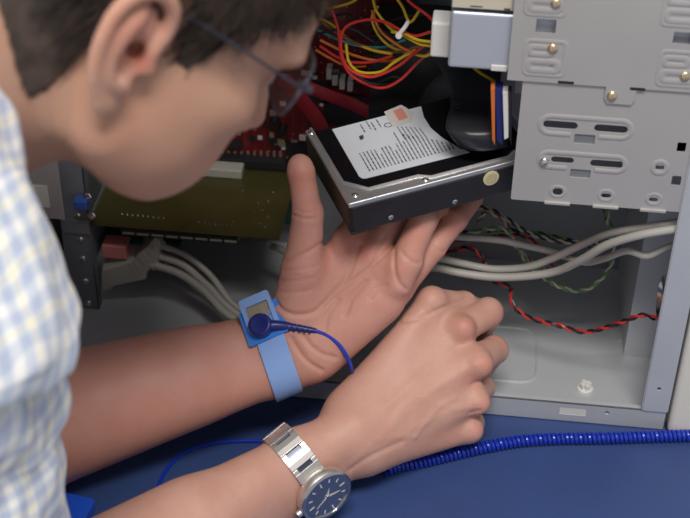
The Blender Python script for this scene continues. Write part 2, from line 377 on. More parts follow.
# optical drive with its neighbour above
od = thing('optical_drive', 'silver-blue steel drive box in the upper cage, below the cream-labelled drive', 'disc drive')
b = MB(); b.box((64, 4, 306.5), (250, 146, 348)); b.build('shell', M['silver'], od, 2.2, 3)
b = MB(); q = P0(500, 68, 3); b.box((q[0]-6, 3, 306.8), (q[0]+5, 4.5, 311)); b.build('screw_notch', M['white'], od, .5)
rebase(od, (105, 75, 306.5))
dd = thing('drive_unit', 'drive with cream-coloured label in the upper cage, topmost at the picture edge', 'disc drive')
b = MB(); b.box((64, 4, 350.5), (250, 146, 391)); b.build('shell', M['silver'], dd, 1, 2)
b = MB(); b.box((64.6, 3.4, 351.5), (103, 4.2, 390)); b.build('cream_label', M['cream'], dd)
b = MB(); b.box((98, 3.2, 351), (102, 4, 353)); b.box((76, 3.2, 352.5), (84, 3.5, 353.3)); b.build('printed_mark', M['ink'], dd)
rebase(dd, (105, 75, 350.5))
b = MB(); q = at(443, 38, 1, 24); b.box((q[0]-8, 20, q[2]-13), (64, 40, q[2]+13)); tag(b.build('power_connector', M['white'], bevel=1.5), 'white plastic power plug at the left end of the silver drive box', 'connector')

# ================================================================ MOTHERBOARD
mb = thing('motherboard', 'dark red circuit board with small chips, mounted upright on the back of the case', 'motherboard')
b = MB(); b.box((-222, 180, 104), (22, 182, 372)); b.build('board', M['redpcb'], mb)
rnd = random.Random(3)
def bpart(name, x0, x1, z0, z1, d, m, bev=.2):
    b = MB(); b.box((x0, 180-d, z0), (x1, 180, z1)); return b.build(name, m, mb, bev)
def wx(px, py): q = at(px, py, 1, 178); return q[0], q[2]
for i in range(46):
    px, py = rnd.uniform(205, 330), rnd.uniform(70, 150); x, z = wx(px, py); a = rnd.uniform(1.5, 4.5); c = rnd.uniform(1, 3)
    bpart('chip', x-a, x+a, z-c, z+c, rnd.uniform(.8, 2), rnd.choice([M['chip'], M['gold'], M['chip'], M['white']]))
for px, py, a, c in ((296, 150, 9, 7), (258, 108, 8, 8), (315, 92, 12, 10), (235, 145, 6, 4), (345, 110, 18, 14)):
    x, z = wx(px, py); bpart('chip', x-a, x+a, z-c, z+c, 2.5, M['chip'])
for i, (px, py) in enumerate(((330, 70), (336, 76), (343, 80), (351, 82))):
    x, z = wx(px, py); bpart('pin_header', x-2.2, x+2.2, z-5, z+5, 9, M['white'])
for px, py in ((275, 120), (283, 128), (246, 96), (320, 120), (340, 130)):
    x, z = wx(px, py); b = MB(); b.lathe((x, 180, z), (0, -1, 0), [(0, 4), (9, 4), (9.6, 3.5), (9.6, .1)], 16); b.build('capacitor', M['black'], mb)
bpart('card_slot', -205, -72, 104, 112, 11, M['chip'], .5)
bpart('card_slot', -205, -72, 66, 74, 11, M['white'], .5)
b = MB(); b.box((-222, 180, 40), (-60, 182, 104)); b.build('board', M['greenpcb'], mb)
for i in range(11):
    x, z = wx(222+i*6.5, 156); bpart('gold_pin', x-1, x+1, z-2.5, z+4, 2, M['gold'], .1)
b = MB(); b.box((2, 120, 180), (60, 178, 265)); b.build('heat_sink', M['black'], mb, 1)
rebase(mb, (-100, 181, 40))

# expansion card: board lies level, solder side up
ec = thing('expansion_card', 'olive green expansion card lying level above the grey plug, solder dots on top', 'circuit board')
zc = 100
def cx(px, py): q = at(px, py, 2, zc+1.6); return q[0], q[1]
pl, pr, tr = at(96, 222, 2, zc+1.6), at(279, 241, 2, zc+1.6), at(291, 168, 2, zc+1.6)
yn = (pl[1]+pr[1])/2
b = MB(); b.box((-219, yn, zc), (pr[0], 171, zc+1.6)); b.build('board', M['cardpcb'], ec, .2)
for px, py in [(122+i*5.2, 214+i*.5) for i in range(9)]+[(199+i*5.4, 222+i*.5) for i in range(7)]+[(243, 190), (233, 221), (258, 203), (262, 210), (254, 211), (253, 222), (260, 223), (268, 217), (273, 192), (199, 181), (265, 227), (268, 201)]:
    q = cx(px, py); b = MB(); b.lathe((q[0], q[1], zc+1.6), (0, 0, 1), [(0, 1.0), (.9, .6), (1.1, .05)], 6); b.build('solder_dot', M['chrome'], ec)
b = MB(); x0 = at(121, 229, 1, yn)[0]; x1 = at(238, 240, 1, yn)[0]; b.box((x0, yn-.5, zc-7), (x1, yn+8, zc-1)); b.build('edge_frame', M['black'], ec)
for i in range(8):
    w = (x1-x0)/8; b = MB(); b.box((x0+i*w+1, yn-1.2, zc-5.4), (x0+(i+1)*w-1, yn, zc-3.6)); b.build('metal_clip', M['gold'], ec, .2)
q0, q1 = cx(192, 168), cx(243, 176); b = MB(); b.box((q0[0], q0[1]-12, zc+1.6), (q1[0], q0[1]+2, zc+10)); b.build('plug_header', M['greyplug'], ec, 1)
b = MB(); q = at(70, 212, 1, 73); b.box((-242, 72.2, 92), (-219, 73.4, 106)); b.box((-219.6, 72.5, 60), (-218.8, 172, 106)); b.build('mounting_bracket', M['inner'], ec, .3)
rebase(ec, (-140, 120, zc))
# second card below with pink socket
sc2 = thing('sound_card', 'small green circuit board with a pink socket, below the olive expansion card', 'circuit board')
b = MB(); b.box((-219, 92, 70), (-150, 172, 71.6)); b.build('board', M['greenpcb'], sc2)
for x, y, w in ((-190, 100, 5), (-175, 104, 4), (-165, 98, 3)):
    b = MB(); b.box((x, y, 71.6), (x+w, y+w, 76)); b.build('chip', M['chip'], sc2, .3)
q = at(114, 252, 1, 85); b = MB(); b.box((q[0]-10, 84, q[2]-6.5), (q[0]+11, 100, q[2]+6.5)); b.build('pink_socket', M['pink'], sc2, .8)
rebase(sc2, (-185, 130, 70))
b = MB(); q = at(80, 207, 1, 60); b.box((q[0]-6, 62, q[2]-4.5), (q[0]+5, 72, q[2]+3.5)); tag(b.build('display_connector', M['vga'], bevel=1), 'small blue display connector at the top of the screw column', 'connector')
b = MB(); q = at(40, 190, 1, 40); b.box((X0+1, 39, q[2]-26), (q[0]+17, 40.5, q[2]+60)); b.build('power_bay_plate', M['cage'], case, .5)
q = at(41, 196, 1, 38.6); b = MB(); b.box((q[0]-6, 38.0, q[2]-10), (q[0]+6, 38.7, q[2]+10)); tag(b.build('printed_sticker', M['bezel']), 'small cream sticker inside the rear wall beside the shirt', 'sticker')

for pxy in ((92, 215), (88, 196)):
    q = at(*pxy, 1, 72); b = MB(); b.lathe((q[0], 72, q[2]), (0, -1, .2), [(0, 3.6), (2, 3.6), (2.4, 2.6), (5, 2.4), (5.2, .1)], 6, False); b.build('hex_standoff', M['chrome'], case, .2)
# grey multi-pin plug with three cables that run on to the right, behind the hands
plug = thing('multi_cable_plug', 'wide beige-grey plug below the circuit boards, left end of three pale cables', 'plug')
A = [at(x, y, 1, 82) for x, y in ((101, 270), (133, 262), (155, 238), (161, 243), (157, 268), (147, 272), (146, 280), (113, 287), (112, 290), (101, 291))]
b = MB(); n = len(A); d = np.array([0, 26, 6.])
b.add(A+[p+d for p in A], [tuple(range(n)), tuple(range(2*n-1, n-1, -1))]+[(i, (i+1) % n, (i+1) % n+n, i+n) for i in range(n)])
b.build('housing', M['greyplug'], plug, 1.5, 3)
b = MB()
for i in range(6):
    p, q = at(128+i*5, 262-i*3.2, 1, 81.2), at(136+i*4.2, 274-i*4.5, 1, 81.2); b.tube([p, q], .6, 6)
b.build('grip_ribs', M['greyplug'], plug)
for i, (x, y) in enumerate(((160, 245), (158, 256), (154, 265))):
    b = MB(); b.tube([at(x-3, y-2, 1, 92-i*3), at(x+3, y+1, 1, 90-i*3)], 4.6, 12); b.build('strain_relief', M['greyplug'], plug, .6)
rebase(plug, at(130, 275, 1, 90))
gc = 'pale grey cables across the case'
cabs = [
 ([(162, 246, 90), (187, 256, 92), (211, 276, 85), (239, 309, 65), (290, 330, 60), (360, 310, 62), (415, 255, 70), (436, 236, 68), (460, 237, 66), (498, 240, 62), (527, 246, 60), (553, 252, 56), (583, 262, 42), (603, 259, 30), (627, 251, 20), (647, 256, 18), (668, 247, 18), (688, 241, 18)], 2.7, 'thin pale grey cable with a dip, lowest at the corner post, rising toward the fingers'),
 ([(159, 256, 86), (183, 265, 88), (208, 286, 78), (237, 314, 56), (290, 338, 50), (370, 318, 50), (415, 265, 56), (437, 259, 56), (460, 263, 54), (493, 269, 52), (527, 267, 50), (553, 258, 48), (583, 244, 38), (607, 234, 24), (640, 228, 14), (675, 223, 12.5), (688, 221, 12)], 3.1, 'upper of the two thick pale cables that swoop up to the corner post'),
 ([(155, 265, 82), (180, 274, 82), (204, 291, 72), (233, 318, 50), (290, 346, 42), (370, 328, 42), (415, 275, 46), (432, 268, 48), (460, 273, 47), (493, 277, 46), (527, 276, 44), (557, 271, 40), (583, 259, 26), (607, 245, 15), (640, 235, 6.5), (675, 229, 5), (688, 226, 5)], 3.3, 'lower of the two thick pale cables, in front, sweeping up to the corner post')]
for pts, r, lab in cabs:
    b = MB(); b.tube(spline([at(x, y, 1, yy) for x, y, yy in pts], 8), r, 10); tag(b.build('grey_cable', M['greywire']), lab, 'cable', gc)
b = MB(); b.tube(spline([at(272, 246, 1, 120), at(282, 250, 1, 112), at(295, 258, 1, 105), at(320, 275, 1, 90)], 6), 3, 8); tag(b.build('cable_stub', M['greywire']), 'short grey cable end poking out left of the thumb base', 'cable')

# white nylon standoff on the case floor
st = thing('plastic_standoff', 'small white plastic standoff clip on the case floor near the lip', 'clip')
q = at(585, 389, 2, ZF)
b = MB(); b.lathe((q[0], q[1], ZF), (0, 0, 1), [(0, 6.5), (1.4, 6.5), (2, 5.5), (2, .1)], 20); b.build('base_disc', M['white'], st)
for a in range(4):
    t = a*pi/2+.5; b = MB(); b.box((-1.7, -2.0, 0), (2.2, 2.0, 5.2), lambda p: (q[0]+(p[0]+2.2)*cos(t)-p[1]*sin(t), q[1]+(p[0]+2.2)*sin(t)+p[1]*cos(t), ZF+1.4+p[2])); b.build('prong', M['white'], st, .5)
rebase(st, (q[0], q[1], ZF))

rebase(case, (0, 95, 0))
# ================================================================ TWISTED WIRES
def twist(name, pts, r, pitch, cols, label, group=None, turns=True):
    root = thing(name, label, 'wire', group)
    sp = spline([at(x, y, 1, yy) for x, y, yy in pts], 14); P = np.array(sp); seg = np.r_[0, np.cumsum(np.linalg.norm(np.diff(P, axis=0), axis=1))]
    n = int(seg[-1]/1.6); s = np.linspace(0, seg[-1], n); Q = np.stack([np.interp(s, seg, P[:, i]) for i in range(3)], 1)
    T = np.gradient(Q, axis=0); T /= np.linalg.norm(T, axis=1)[:, None]; a = np.cross(T, [0, .6, .8]); a /= np.linalg.norm(a, axis=1)[:, None]; c = np.cross(T, a)
    for k, m in enumerate(cols):
        ph = 2*pi*s/pitch+2*pi*k/len(cols); r_ = r*.85; b = MB(); rr = r_*1.05
        b.tube(Q+rr*(a*np.cos(ph)[:, None]+c*np.sin(ph)[:, None]), r_, 6); b.build('strand', M[m], root, label=m.replace('wire', '')+' strand')
    rebase(root, Q[0])
twist('twisted_wire', [(440, 256, 75), (455, 250, 75), (471, 248, 70), (481, 256, 66), (487, 270, 62), (494, 281, 60), (510, 287, 58), (511, 299, 52), (517, 310, 48), (533, 319, 44), (557, 325, 40), (583, 332, 36), (607, 327, 28), (630, 319, 20), (643, 315, 18), (657, 319, 20)], 1.25, 17, ['red', 'black'], 'red and black twisted wire running low to the speaker by the post')
twist('twisted_wire', [(452, 240, 90), (478, 231, 88), (504, 229, 84), (515, 244, 80), (527, 262, 78), (547, 280, 76), (567, 289, 74), (585, 290, 72), (602, 278, 72), (611, 264, 76), (614, 249, 80), (609, 225, 84), (606, 200, 90)], 1.15, 13, ['green', 'whitewire'], 'green and white twisted wire hanging in a low loop')
twist('twisted_wire', [(470, 214, 100), (483, 207, 100), (504, 217, 98), (527, 232, 96), (556, 241, 94), (579, 242, 92), (600, 243, 94)], 1.2, 13, ['black', 'whitewire'], 'black and white twisted wire, uppermost behind the pale cables')
twist('twisted_wire', [(448, 236, 104), (470, 232, 104), (500, 230, 104), (530, 232, 104), (560, 238, 104), (590, 246, 104)], 1.2, 12, ['green', 'black'], 'green and black twisted wire running level behind the others')
twist('twisted_wire', [(478, 222, 94), (487, 212, 92), (505, 222, 90), (512, 240, 88), (522, 252, 88), (532, 262, 88), (545, 270, 90)], 1.1, 12, ['brown', 'whitewire'], 'brown and white twisted wire dropping behind the pale cables')
twist('twisted_wire', [(440, 246, 98), (462, 240, 98), (500, 236, 98), (522, 236, 98), (540, 246, 98), (550, 262, 98), (560, 272, 96)], 1.1, 12, ['red', 'black'], 'red and black twisted wire, level stretch behind the fingertips')
twist('twisted_wire', [(604, 196, 96), (606, 215, 94), (612, 232, 92), (613, 246, 90)], 1.3, 10, ['brown', 'black', 'green'], 'brown, black and green twisted wires coming down below the cage')

# ================================================================ POWER LEADS (upper middle)
pw = 'loose power supply wires'
def wire(pts, m, label, r=1.12, name='power_wire', group=pw, cat='wire'):
    b = MB(); b.tube(spline([at(x, y, 1, yy) for x, y, yy in pts], 9), r, 7); return tag(b.build(name, M[m]), label, cat, group)
wire([(430, 32, 60), (415, 36, 70), (400, 30, 80), (385, 22, 90), (365, 20, 95), (345, 28, 95), (341, 48, 92), (348, 68, 88), (370, 77, 86), (395, 68, 84), (412, 55, 80), (425, 45, 74)], 'red', 'bright red wire forming the large loop, outermost')
wire([(330, 5, 110), (338, 28, 108), (342, 60, 100), (355, 78, 96), (380, 88, 92), (400, 80, 88), (418, 62, 84), (430, 52, 78)], 'red', 'red wire sagging lowest under the loop')
wire([(322, 22, 120), (345, 38, 118), (375, 50, 112), (398, 52, 104), (420, 46, 94), (440, 40, 80)], 'brown', 'brown wire crossing behind the red loop')
wire([(320, 40, 120), (345, 52, 118), (372, 60, 112), (395, 60, 100), (415, 50, 90)], 'orange', 'orange wire crossing low behind the red loop')
wire([(318, 30, 126), (335, 38, 122), (360, 46, 116), (385, 47, 112), (405, 40, 104)], 'teal', 'teal green wire left of the red loop')
wire([(320, 18, 124), (334, 26, 122), (350, 40, 120), (372, 50, 110), (392, 54, 100)], 'yellow', 'yellow wire entering from the forehead side')
wire([(318, 8, 130), (335, 7, 126), (352, 2, 120), (362, -6, 120)], 'yellow', 'yellow wire at the very top beside the forehead')
wire([(432, 46, 60), (420, 44, 66), (408, 38, 74), (398, 33, 84), (388, 26, 92), (376, 10, 100), (372, -8, 100)], 'yellow', 'yellow wire from the lower edge of the white plug')
wire([(432, 42, 58), (418, 40, 66), (404, 34, 76), (392, 32, 86)], 'yellow', 'yellow wire tied beneath the white cable tie')
wire([(440, 50, 70), (425, 56, 76), (410, 54, 84), (395, 62, 86), (380, 72, 88), (360, 72, 92), (349, 62, 94), (346, 44, 96)], 'yellow', 'yellow wire following the inside of the red loop')
wire([(320, 46, 118), (335, 56, 112), (350, 62, 108), (372, 62, 104), (392, 56, 98)], 'red', 'red wire low at the left behind the loop')
wire([(316, 50, 124), (330, 58, 116), (348, 66, 112), (366, 66, 108)], 'orange', 'orange wire nearest the glasses')
wire([(372, 10, 106), (380, 30, 104), (396, 44, 100), (410, 52, 96)], 'orange', 'orange wire passing down inside the red loop')
wire([(378, 6, 112), (372, 18, 110), (378, 34, 108), (390, 46, 106), (408, 54, 104)], 'yellow', 'small yellow curl inside the red loop')
wire([(420, 10, 90), (410, 22, 92), (402, 6, 96), (392, -8, 98)], 'yellow', 'yellow wire at the top left of the silver drive')
wire([(400, -8, 88), (412, 4, 86), (426, 14, 80), (434, 22, 70)], 'red', 'red wire entering at the top above the white plug')
for i, (x, y) in enumerate(((345, 14), (356, 34), (362, 56), (384, 38), (330, 34), (408, 20), (350, 74), (374, 82))):
    where = ['at the very top', 'through the middle of the loop', 'crossing the lower part of the loop', 'beneath the cable tie', 'nearest the forehead', 'beside the white cable tie, toward the drive', 'along the bottom left of the loop', 'lowest of all, under the loop'][i]
    wire([(x-18, y+6-i, 128-i*2), (x, y+4*sin(i), 122-i*2), (x+22, y+10*cos(i*2.1), 118-i*2), (x+44, y+8, 110)], 'black', 'thin black wire among the coloured power leads, '+where, group='black wires among the power leads')
b = MB(); p = at(401, 33, 1, 76); q = at(404, 26, 1, 72); b.tube(spline([at(398, 36, 1, 72), at(401, 32, 1, 70), at(405, 27, 1, 72), at(408, 22, 1, 76)], 5), 1.6, 8); b.lathe(at(399, 35, 1, 70), (0, -1, .3), [(0, 2.6), (3, 2.6), (4, 2.0), (4, .1)], 12); tag(b.build('cable_tie', M['white']), 'white plastic cable tie around the power leads', 'cable tie')
# flat red cable and black bundle
b = MB(); b.tube(spline([at(284, 78, 1, 120), at(300, 98, 1, 130), at(316, 118, 1, 140), at(324, 134, 1, 150)], 6), 6, 8, flat=.25, nref=(0, -1, .4)); tag(b.build('data_cable', M['redflat']), 'flat dark red data cable beside the left end of the hard drive', 'cable')
b = MB(); b.tube(spline([at(300, 84, 1, 140), at(330, 96, 1, 145), at(352, 104, 1, 150), at(380, 118, 1, 150)], 6), 5, 8, flat=.3, nref=(0, -1, .4)); tag(b.build('data_cable', M['redflat']), 'dull red data cable half hidden behind the lens', 'cable')

# ribbon cable to the hard drive
rc = thing('ribbon_cable', 'wide black ribbon cable hanging from the drive box to the hard drive', 'cable')
def strip(name, rows, m, parent, th=1.0, sub=6):
    """rows of (left point, right point): a bowed sheet with thickness"""
    L = spline([r[0] for r in rows], sub); R = spline([r[1] for r in rows], sub); vs = []; k = 9
    for l, r in zip(L, R):
        for j in range(k): vs.append(l+(r-l)*j/(k-1)+np.array([0, -1, 0])*sin(pi*j/(k-1))*4)
    n = len(L); b = MB(); b.add(vs, [(i*k+j, i*k+j+1, (i+1)*k+j+1, (i+1)*k+j) for i in range(n-1) for j in range(k-1)], True)
    o = b.build(name, m, parent); s = o.modifiers.new('solid', 'SOLIDIFY'); s.thickness = th*S; return o
strip('ribbon', [(at(430, 50, 1, 110), at(502, 66, 1, 110)), (at(447, 84, 1, 80), at(500, 88, 1, 90)), (at(450, 104, 1, 62), at(502, 104, 1, 74)), (at(446, 128, 2, 252), at(506, 126, 2, 254)), (at(460, 149, 2, 236), at(508, 147, 2, 240))], M['ribbon'], rc)
b = MB()
for i in range(15):
    p = at(452-i*.1, 102+i*2.6, 1, 57); q = at(462+i*.3, 103+i*2.6, 1, 57); b.tube([p, q], .55, 5)
b.build('ribbed_edge', M['ribbon'], rc)
strip('ribbon_fold', [(at(420, 60, 1, 140), at(462, 78, 1, 110)), (at(412, 90, 1, 132), at(452, 100, 1, 104)), (at(418, 112, 1, 120), at(452, 118, 1, 100))], M['ribbon'], rc)
rebase(rc, at(470, 70, 1, 90))
dc = thing('drive_plug', 'data plug with orange, blue and white edges beside the lower cage', 'plug')
for nm, x0, x1, m, yy, yt in (('orange_edge', 490.5, 495, 'orange', 6, 88), ('blue_edge', 495, 503, 'navy', 9, 88), ('white_edge', 502.5, 508.5, 'white', 5, 92), ('black_edge', 508, 511.5, 'black', 4, 92)):
    a, c = at(x0, yt, 1, yy), at(x1, yt, 1, yy); d_, e_ = at(x0+1.5, 140, 1, yy), at(x1, 146 if nm != 'white_edge' else 138, 1, yy)
    b = MB(); n_ = np.array([0, 9., 0]); b.add([a, c, e_, d_, a+n_, c+n_, e_+n_, d_+n_], [(0, 1, 2, 3), (7, 6, 5, 4), (0, 4, 5, 1), (1, 5, 6, 2), (2, 6, 7, 3), (3, 7, 4, 0)]); b.build(nm, M[m], dc, .5)
rebase(dc, at(500, 142, 1, 32))
wire([(474, 68, 60), (482, 74, 62), (492, 80, 66), (500, 88, 70)], 'yellow', 'yellow wire just under the silver drive box', group=pw)

# ================================================================ HARD DRIVE (held by the left hand)
hd = thing('hard_drive', 'black hard drive with a white text label, held on the open left hand', 'hard drive')
wv = np.array([0.025, -0.091, 0.441]); th_ = np.linalg.norm(wv); kx, ky, kz = wv/th_
K_ = np.array([[0, -kz, ky], [kz, 0, -kx], [-ky, kx, 0]]); HR = np.eye(3)+sin(th_)*K_+(1-cos(th_))*K_@K_
HO = np.array([5.5, -35.2, 192.4])
hf = lambda p: tuple(HR@np.array(p, float)+HO)
b = MB(); body = [(0, 0), (10, 0), (12, -0), (147, 0), (147, 101.6), (0, 101.6)]
b.plate([(3, 0), (144, 0), (147, 3), (147, 98), (144, 101.6), (3, 101.6), (0, 98), (0, 3)], [], 0, 21, hf)
for x0, x1 in ((0, 18), (30, 110)): b.box((x0+.2, 0.1, -2.2 if x0 == 0 else -.8), (x1, 8, 0), hf)
b.build('casting', M['hdd'], hd, .8)
ci = [(19, 12), (56, 12), (64, 7), (122, 7), (128, 11), (133, 12), (142, 20), (142, 100), (5, 100), (5, 27)]
b = MB(); b.plate([(.6, 101), (.6, 1), (146.5, 1), (146.5, 101)]+[(142, 101), (142, 20), (133, 12), (128, 11), (122, 7), (64, 7), (56, 12), (19, 12), (5, 27), (5, 101)], [], 20.5, 24.6, hf); b.build('rim', M['rim'], hd, .9, 3)
b = MB(); b.tube([hf((x, y, 24.6)) for x, y in [(5, 101), (5, 27)]+ci[:8]], 1.3, 8, caps=False); b.build('rim_bead', M['rim'], hd)
b = MB(); b.plate(ci, [], 20.9, 22.2, hf); b.build('top_cover', M['cover'], hd)
# paper label with its lines of print
lab = MB(); lo = [(22, 17), (104, 12.5), (116, 21), (96, 40), (92, 63), (84, 76), (24, 78), (20.5, 75)]
def ptf(px, py, h=22.7):
    """pixel to the cover plane of the drive (drive frame)"""
    r = ray(px, py); n = HR[:, 2]; o = HO+n*h; t = ((o-CAM)@n)/(r@n); return HR.T@(CAM+r*t-HO)
lq = [ptf(*p)[:2] for p in ((332, 129), (421, 106), (424, 117), (431, 128), (443, 138), (458, 147), (470, 152), (366, 178), (362, 178), (359, 176))]
lab.plate([tuple(p) for p in lq], [], 22.2, 22.5, hf); lb = lab.build('paper_label', M['paper'], hd)
rnd = random.Random(11)
ink = MB()
def bar(p0, p1, w):
    a, c = ptf(*p0)[:2], ptf(*p1)[:2]; d_ = c-a; L = np.linalg.norm(d_); d_ /= L; n_ = np.array([-d_[1], d_[0]])*w/2; t = 0
    while t < L:
        l = min(rnd.uniform(1.2, 4.2), L-t); A, B = a+d_*t, a+d_*(t+l); ink.add([hf((*(q_), 22.56)) for q_ in (A-n_, B-n_, B+n_, A+n_)], [(0, 1, 2, 3)]); t += l+rnd.uniform(.6, 1.0)
# print columns run across the width of the label, as on the drive
for i in range(24):
    f = i/23; x0, y0 = 370+f*84, 171-f*22; L_ = 25 if i < 11 else (40 - (i-11)*2.6); s_ = 0 if i < 20 else .0
    if i in (5, 9, 12): L_ *= .7
    bar((x0, y0), (x0-L_*.42, y0-L_*.72), 1.0)
for i in range(6):
    f = i/5; bar((405+f*22, 139+f*-1), (405+f*22-8, 139-13+f*1.5), .8)
for i, (x, y) in enumerate(((365, 132), (371, 129), (376, 130), (381, 127))): bar((x, y), (x-5, y-8), 1.0)
ink.build('print', M['ink'], lb)
b = MB(); c0 = ptf(388, 125)[:2]; b.tube([hf((c0[0]+2.6*cos(t), c0[1]+2.6*sin(t), 22.6)) for t in np.linspace(.4, 5.9, 16)], .35, 5); c0 = ptf(384, 128)[:2]; b.build('round_mark', M['ink'], lb)
b = MB(); b.add([hf((*ptf(x, y)[:2], 22.6)) for x, y in ((359, 136), (363, 134.5), (364, 138), (361.5, 140), (359.5, 139))], [(0, 1, 2, 3, 4)]); b.build('triangle_mark', M['ink'], lb)
b = MB(); sq = [ptf(*p)[:2] for p in ((384, 112), (401, 105), (405, 107), (414, 113), (411, 122), (393, 127))]; b.plate([tuple(p) for p in sq], [], 22.7, 22.9, hf); sl = b.build('paper_seal', M['tape'], hd)
b = MB(); sq = [ptf(*p)[:2] for p in ((393, 111), (402, 108), (408, 118), (399, 121))]; b.plate([tuple(p) for p in sq], [], 22.92, 22.98, hf); b.build('pink_print', M['pinkink'], sl)
for px, py in ((391, 217.5), (455, 202)):
    r = ray(px, py); n_ = -HR[:, 1]; t = ((HO-CAM)@n_)/(r@n_); q = CAM+r*t; screw(q, n_, 2.1, M['chrome'], hd, slot=False, h=.9)
r = ray(491, 178); n_ = -HR[:, 1]; t = ((HO-CAM)@n_)/(r@n_); q = CAM+r*t; b = MB(); b.lathe(q, n_, [(0, 6), (.4, 6), (.5, 5.6), (.5, .1)], 24); b.build('round_sticker', mat('yellow_sticker', (.62, .54, .33), .6), hd)
b = MB(); b.lathe(q+n_*.5, n_, [(0, 4.2), (.15, 4.2), (.15, .1)], 24); b.build('sticker_print', mat('sticker_ring', (.52, .44, .25), .6), hd)
for x, y in ((8, 9), (140, 8), (4, 96), (59, 6), (143, 95)):
    screw(hf((x, y, 24.8)), HR[:, 2], 2.6, M['chrome'], hd, h=1.4)
rebase(hd, HO+HR@np.array([73, 50, 0]))

# ================================================================ SIGNED DISTANCE MODELLING of the figure
class Field:
    def __init__(s): s.p = []
    def cone(s, a, b, ra, rb, k=6, sub=False): s.p.append(('c', np.array(a, float), np.array(b, float), ra, rb, k, sub)); return s
    def ell(s, c, r, ax=None, k=6, sub=False): s.p.append(('e', np.array(c, float), np.array(r, float), np.eye(3) if ax is None else np.array(ax, float), 0, k, sub)); return s
    @staticmethod
    def d1(q, P):
        if q[0] == 'c':
            _, a, b, ra, rb = q[:5]; ab = b-a; L = ab@ab+1e-9
            t = np.clip((P-a)@ab/L, 0, 1); return np.linalg.norm(P-a-t[..., None]*ab, axis=-1)-(ra+(rb-ra)*t)
        _, c, r, ax = q[:4]; l = (P-c)@ax.T; k0 = np.linalg.norm(l/r, axis=-1); k1 = np.linalg.norm(l/(r*r), axis=-1)+1e-9
        return k0*(k0-1)/k1
    @staticmethod
    def comb(d, e, k, sub):
        if sub: e = -e; h = np.maximum(k-np.abs(d-e), 0)/k; return np.maximum(d, e)+h*h*k/4
        h = np.maximum(k-np.abs(d-e), 0)/k; return np.minimum(d, e)-h*h*k/4
    def bbox(s, q):
        if q[0] == 'c': r = max(q[3], q[4]); return np.minimum(q[1], q[2])-r, np.maximum(q[1], q[2])+r
        e = np.sqrt(((q[3].T*q[2])**2).sum(1)); return q[1]-e, q[1]+e
    def eval(s, P):
        d = np.full(P.shape[:-1], 1e3)
        for q in s.p: d = s.comb(d, s.d1(q, P), q[5], q[6])
        return d
    def march(s, px, py, d0=500, d1=1300):
        """point where the line of sight first meets the surface"""
        r = ray(px, py); t = d0
        for _ in range(200):
            v = s.eval((CAM+r*t)[None])[0]
            if v < .05: break
            t += v*.8
            if t > d1: break
        return CAM+r*t
    def mesh(s, lo, hi, h):
        lo = np.array(lo, float); n = np.ceil((np.array(hi)-lo)/h).astype(int)+1
        G = np.full(n, 1e3, np.float32)
        for q in s.p:
            a, b = s.bbox(q); pad = q[5]+3*h
            i0 = np.maximum(np.floor((a-pad-lo)/h).astype(int), 0); i1 = np.minimum(np.ceil((b+pad-lo)/h).astype(int)+1, n)
            if (i1 <= i0).any(): continue
            ax = [lo[i]+h*np.arange(i0[i], i1[i]) for i in range(3)]
            P = np.stack(np.meshgrid(*ax, indexing='ij'), -1); sl = tuple(slice(i0[i], i1[i]) for i in range(3))
            G[sl] = s.comb(G[sl], s.d1(q, P).astype(np.float32), q[5], q[6])
        ins = G < 0; nx, ny, nz = n; cells = np.array([nx, ny, nz]); acc = {}
        keys = []; pos = []; quads = []
        st = (ny*nz, nz, 1)
        for ax in range(3):
            A = [slice(None)]*3; B = [slice(None)]*3; A[ax] = slice(0, -1); B[ax] = slice(1, None)
            X = ins[tuple(A)] != ins[tuple(B)]; I = np.argwhere(X)
            o1, o2 = [(1, 2), (2, 0), (0, 1)][ax]
            ok = (I[:, o1] > 0) & (I[:, o2] > 0) & (I[:, o1] < n[o1]-1) & (I[:, o2] < n[o2]-1); I = I[ok]
            J = I.copy(); J[:, ax] += 1; g0 = G[tuple(I.T)]; g1 = G[tuple(J.T)]; t = g0/(g0-g1)
            p = I.astype(float); p[:, ax] += t
            e1 = np.zeros(3, int); e1[o1] = 1; e2 = np.zeros(3, int); e2[o2] = 1
            qs = []
            for off in (-e1-e2, -e2, np.zeros(3, int), -e1):
                c = I+off; kk = c[:, 0]*st[0]+c[:, 1]*st[1]+c[:, 2]; keys.append(kk); pos.append(p); qs.append(kk)
            qd = np.stack(qs, 1); flip = ~(g0 < 0); qd[flip] = qd[flip][:, ::-1]; quads.append(qd)
        keys = np.concatenate(keys); pos = np.concatenate(pos); quads = np.concatenate(quads)
        u, inv = np.unique(keys, return_inverse=True); cnt = np.bincount(inv)
        V = np.stack([np.bincount(inv, pos[:, i])/cnt for i in range(3)], 1)*h+lo
        F = np.searchsorted(u, quads)
        return V, F
def vnormals(V, F):
    fn = np.cross(V[F[:, 2]]-V[F[:, 0]], V[F[:, 3]]-V[F[:, 1]]); N = np.zeros_like(V)
    for i in range(4): 
        for c in range(3): N[:, c] += np.bincount(F[:, i], fn[:, c], len(V))
    return N/(np.linalg.norm(N, axis=1)[:, None]+1e-9)
def segdist(V, pl):
    D = np.full(len(V), 1e6)
    for a, b in zip(pl[:-1], pl[1:]):
        ab = b-a; t = np.clip((V-a)@ab/(ab@ab+1e-9), 0, 1); D = np.minimum(D, np.linalg.norm(V-a-t[:, None]*ab, axis=1))
    return D
def groove(V, N, pl, sigma, depth):
    lo = np.min(pl, 0)-sigma*4; hi = np.max(pl, 0)+sigma*4; m = ((V > lo) & (V < hi)).all(1)
    D = segdist(V[m], pl); V[m] -= N[m]*(depth*np.exp(-(D/sigma)**2))[:, None]
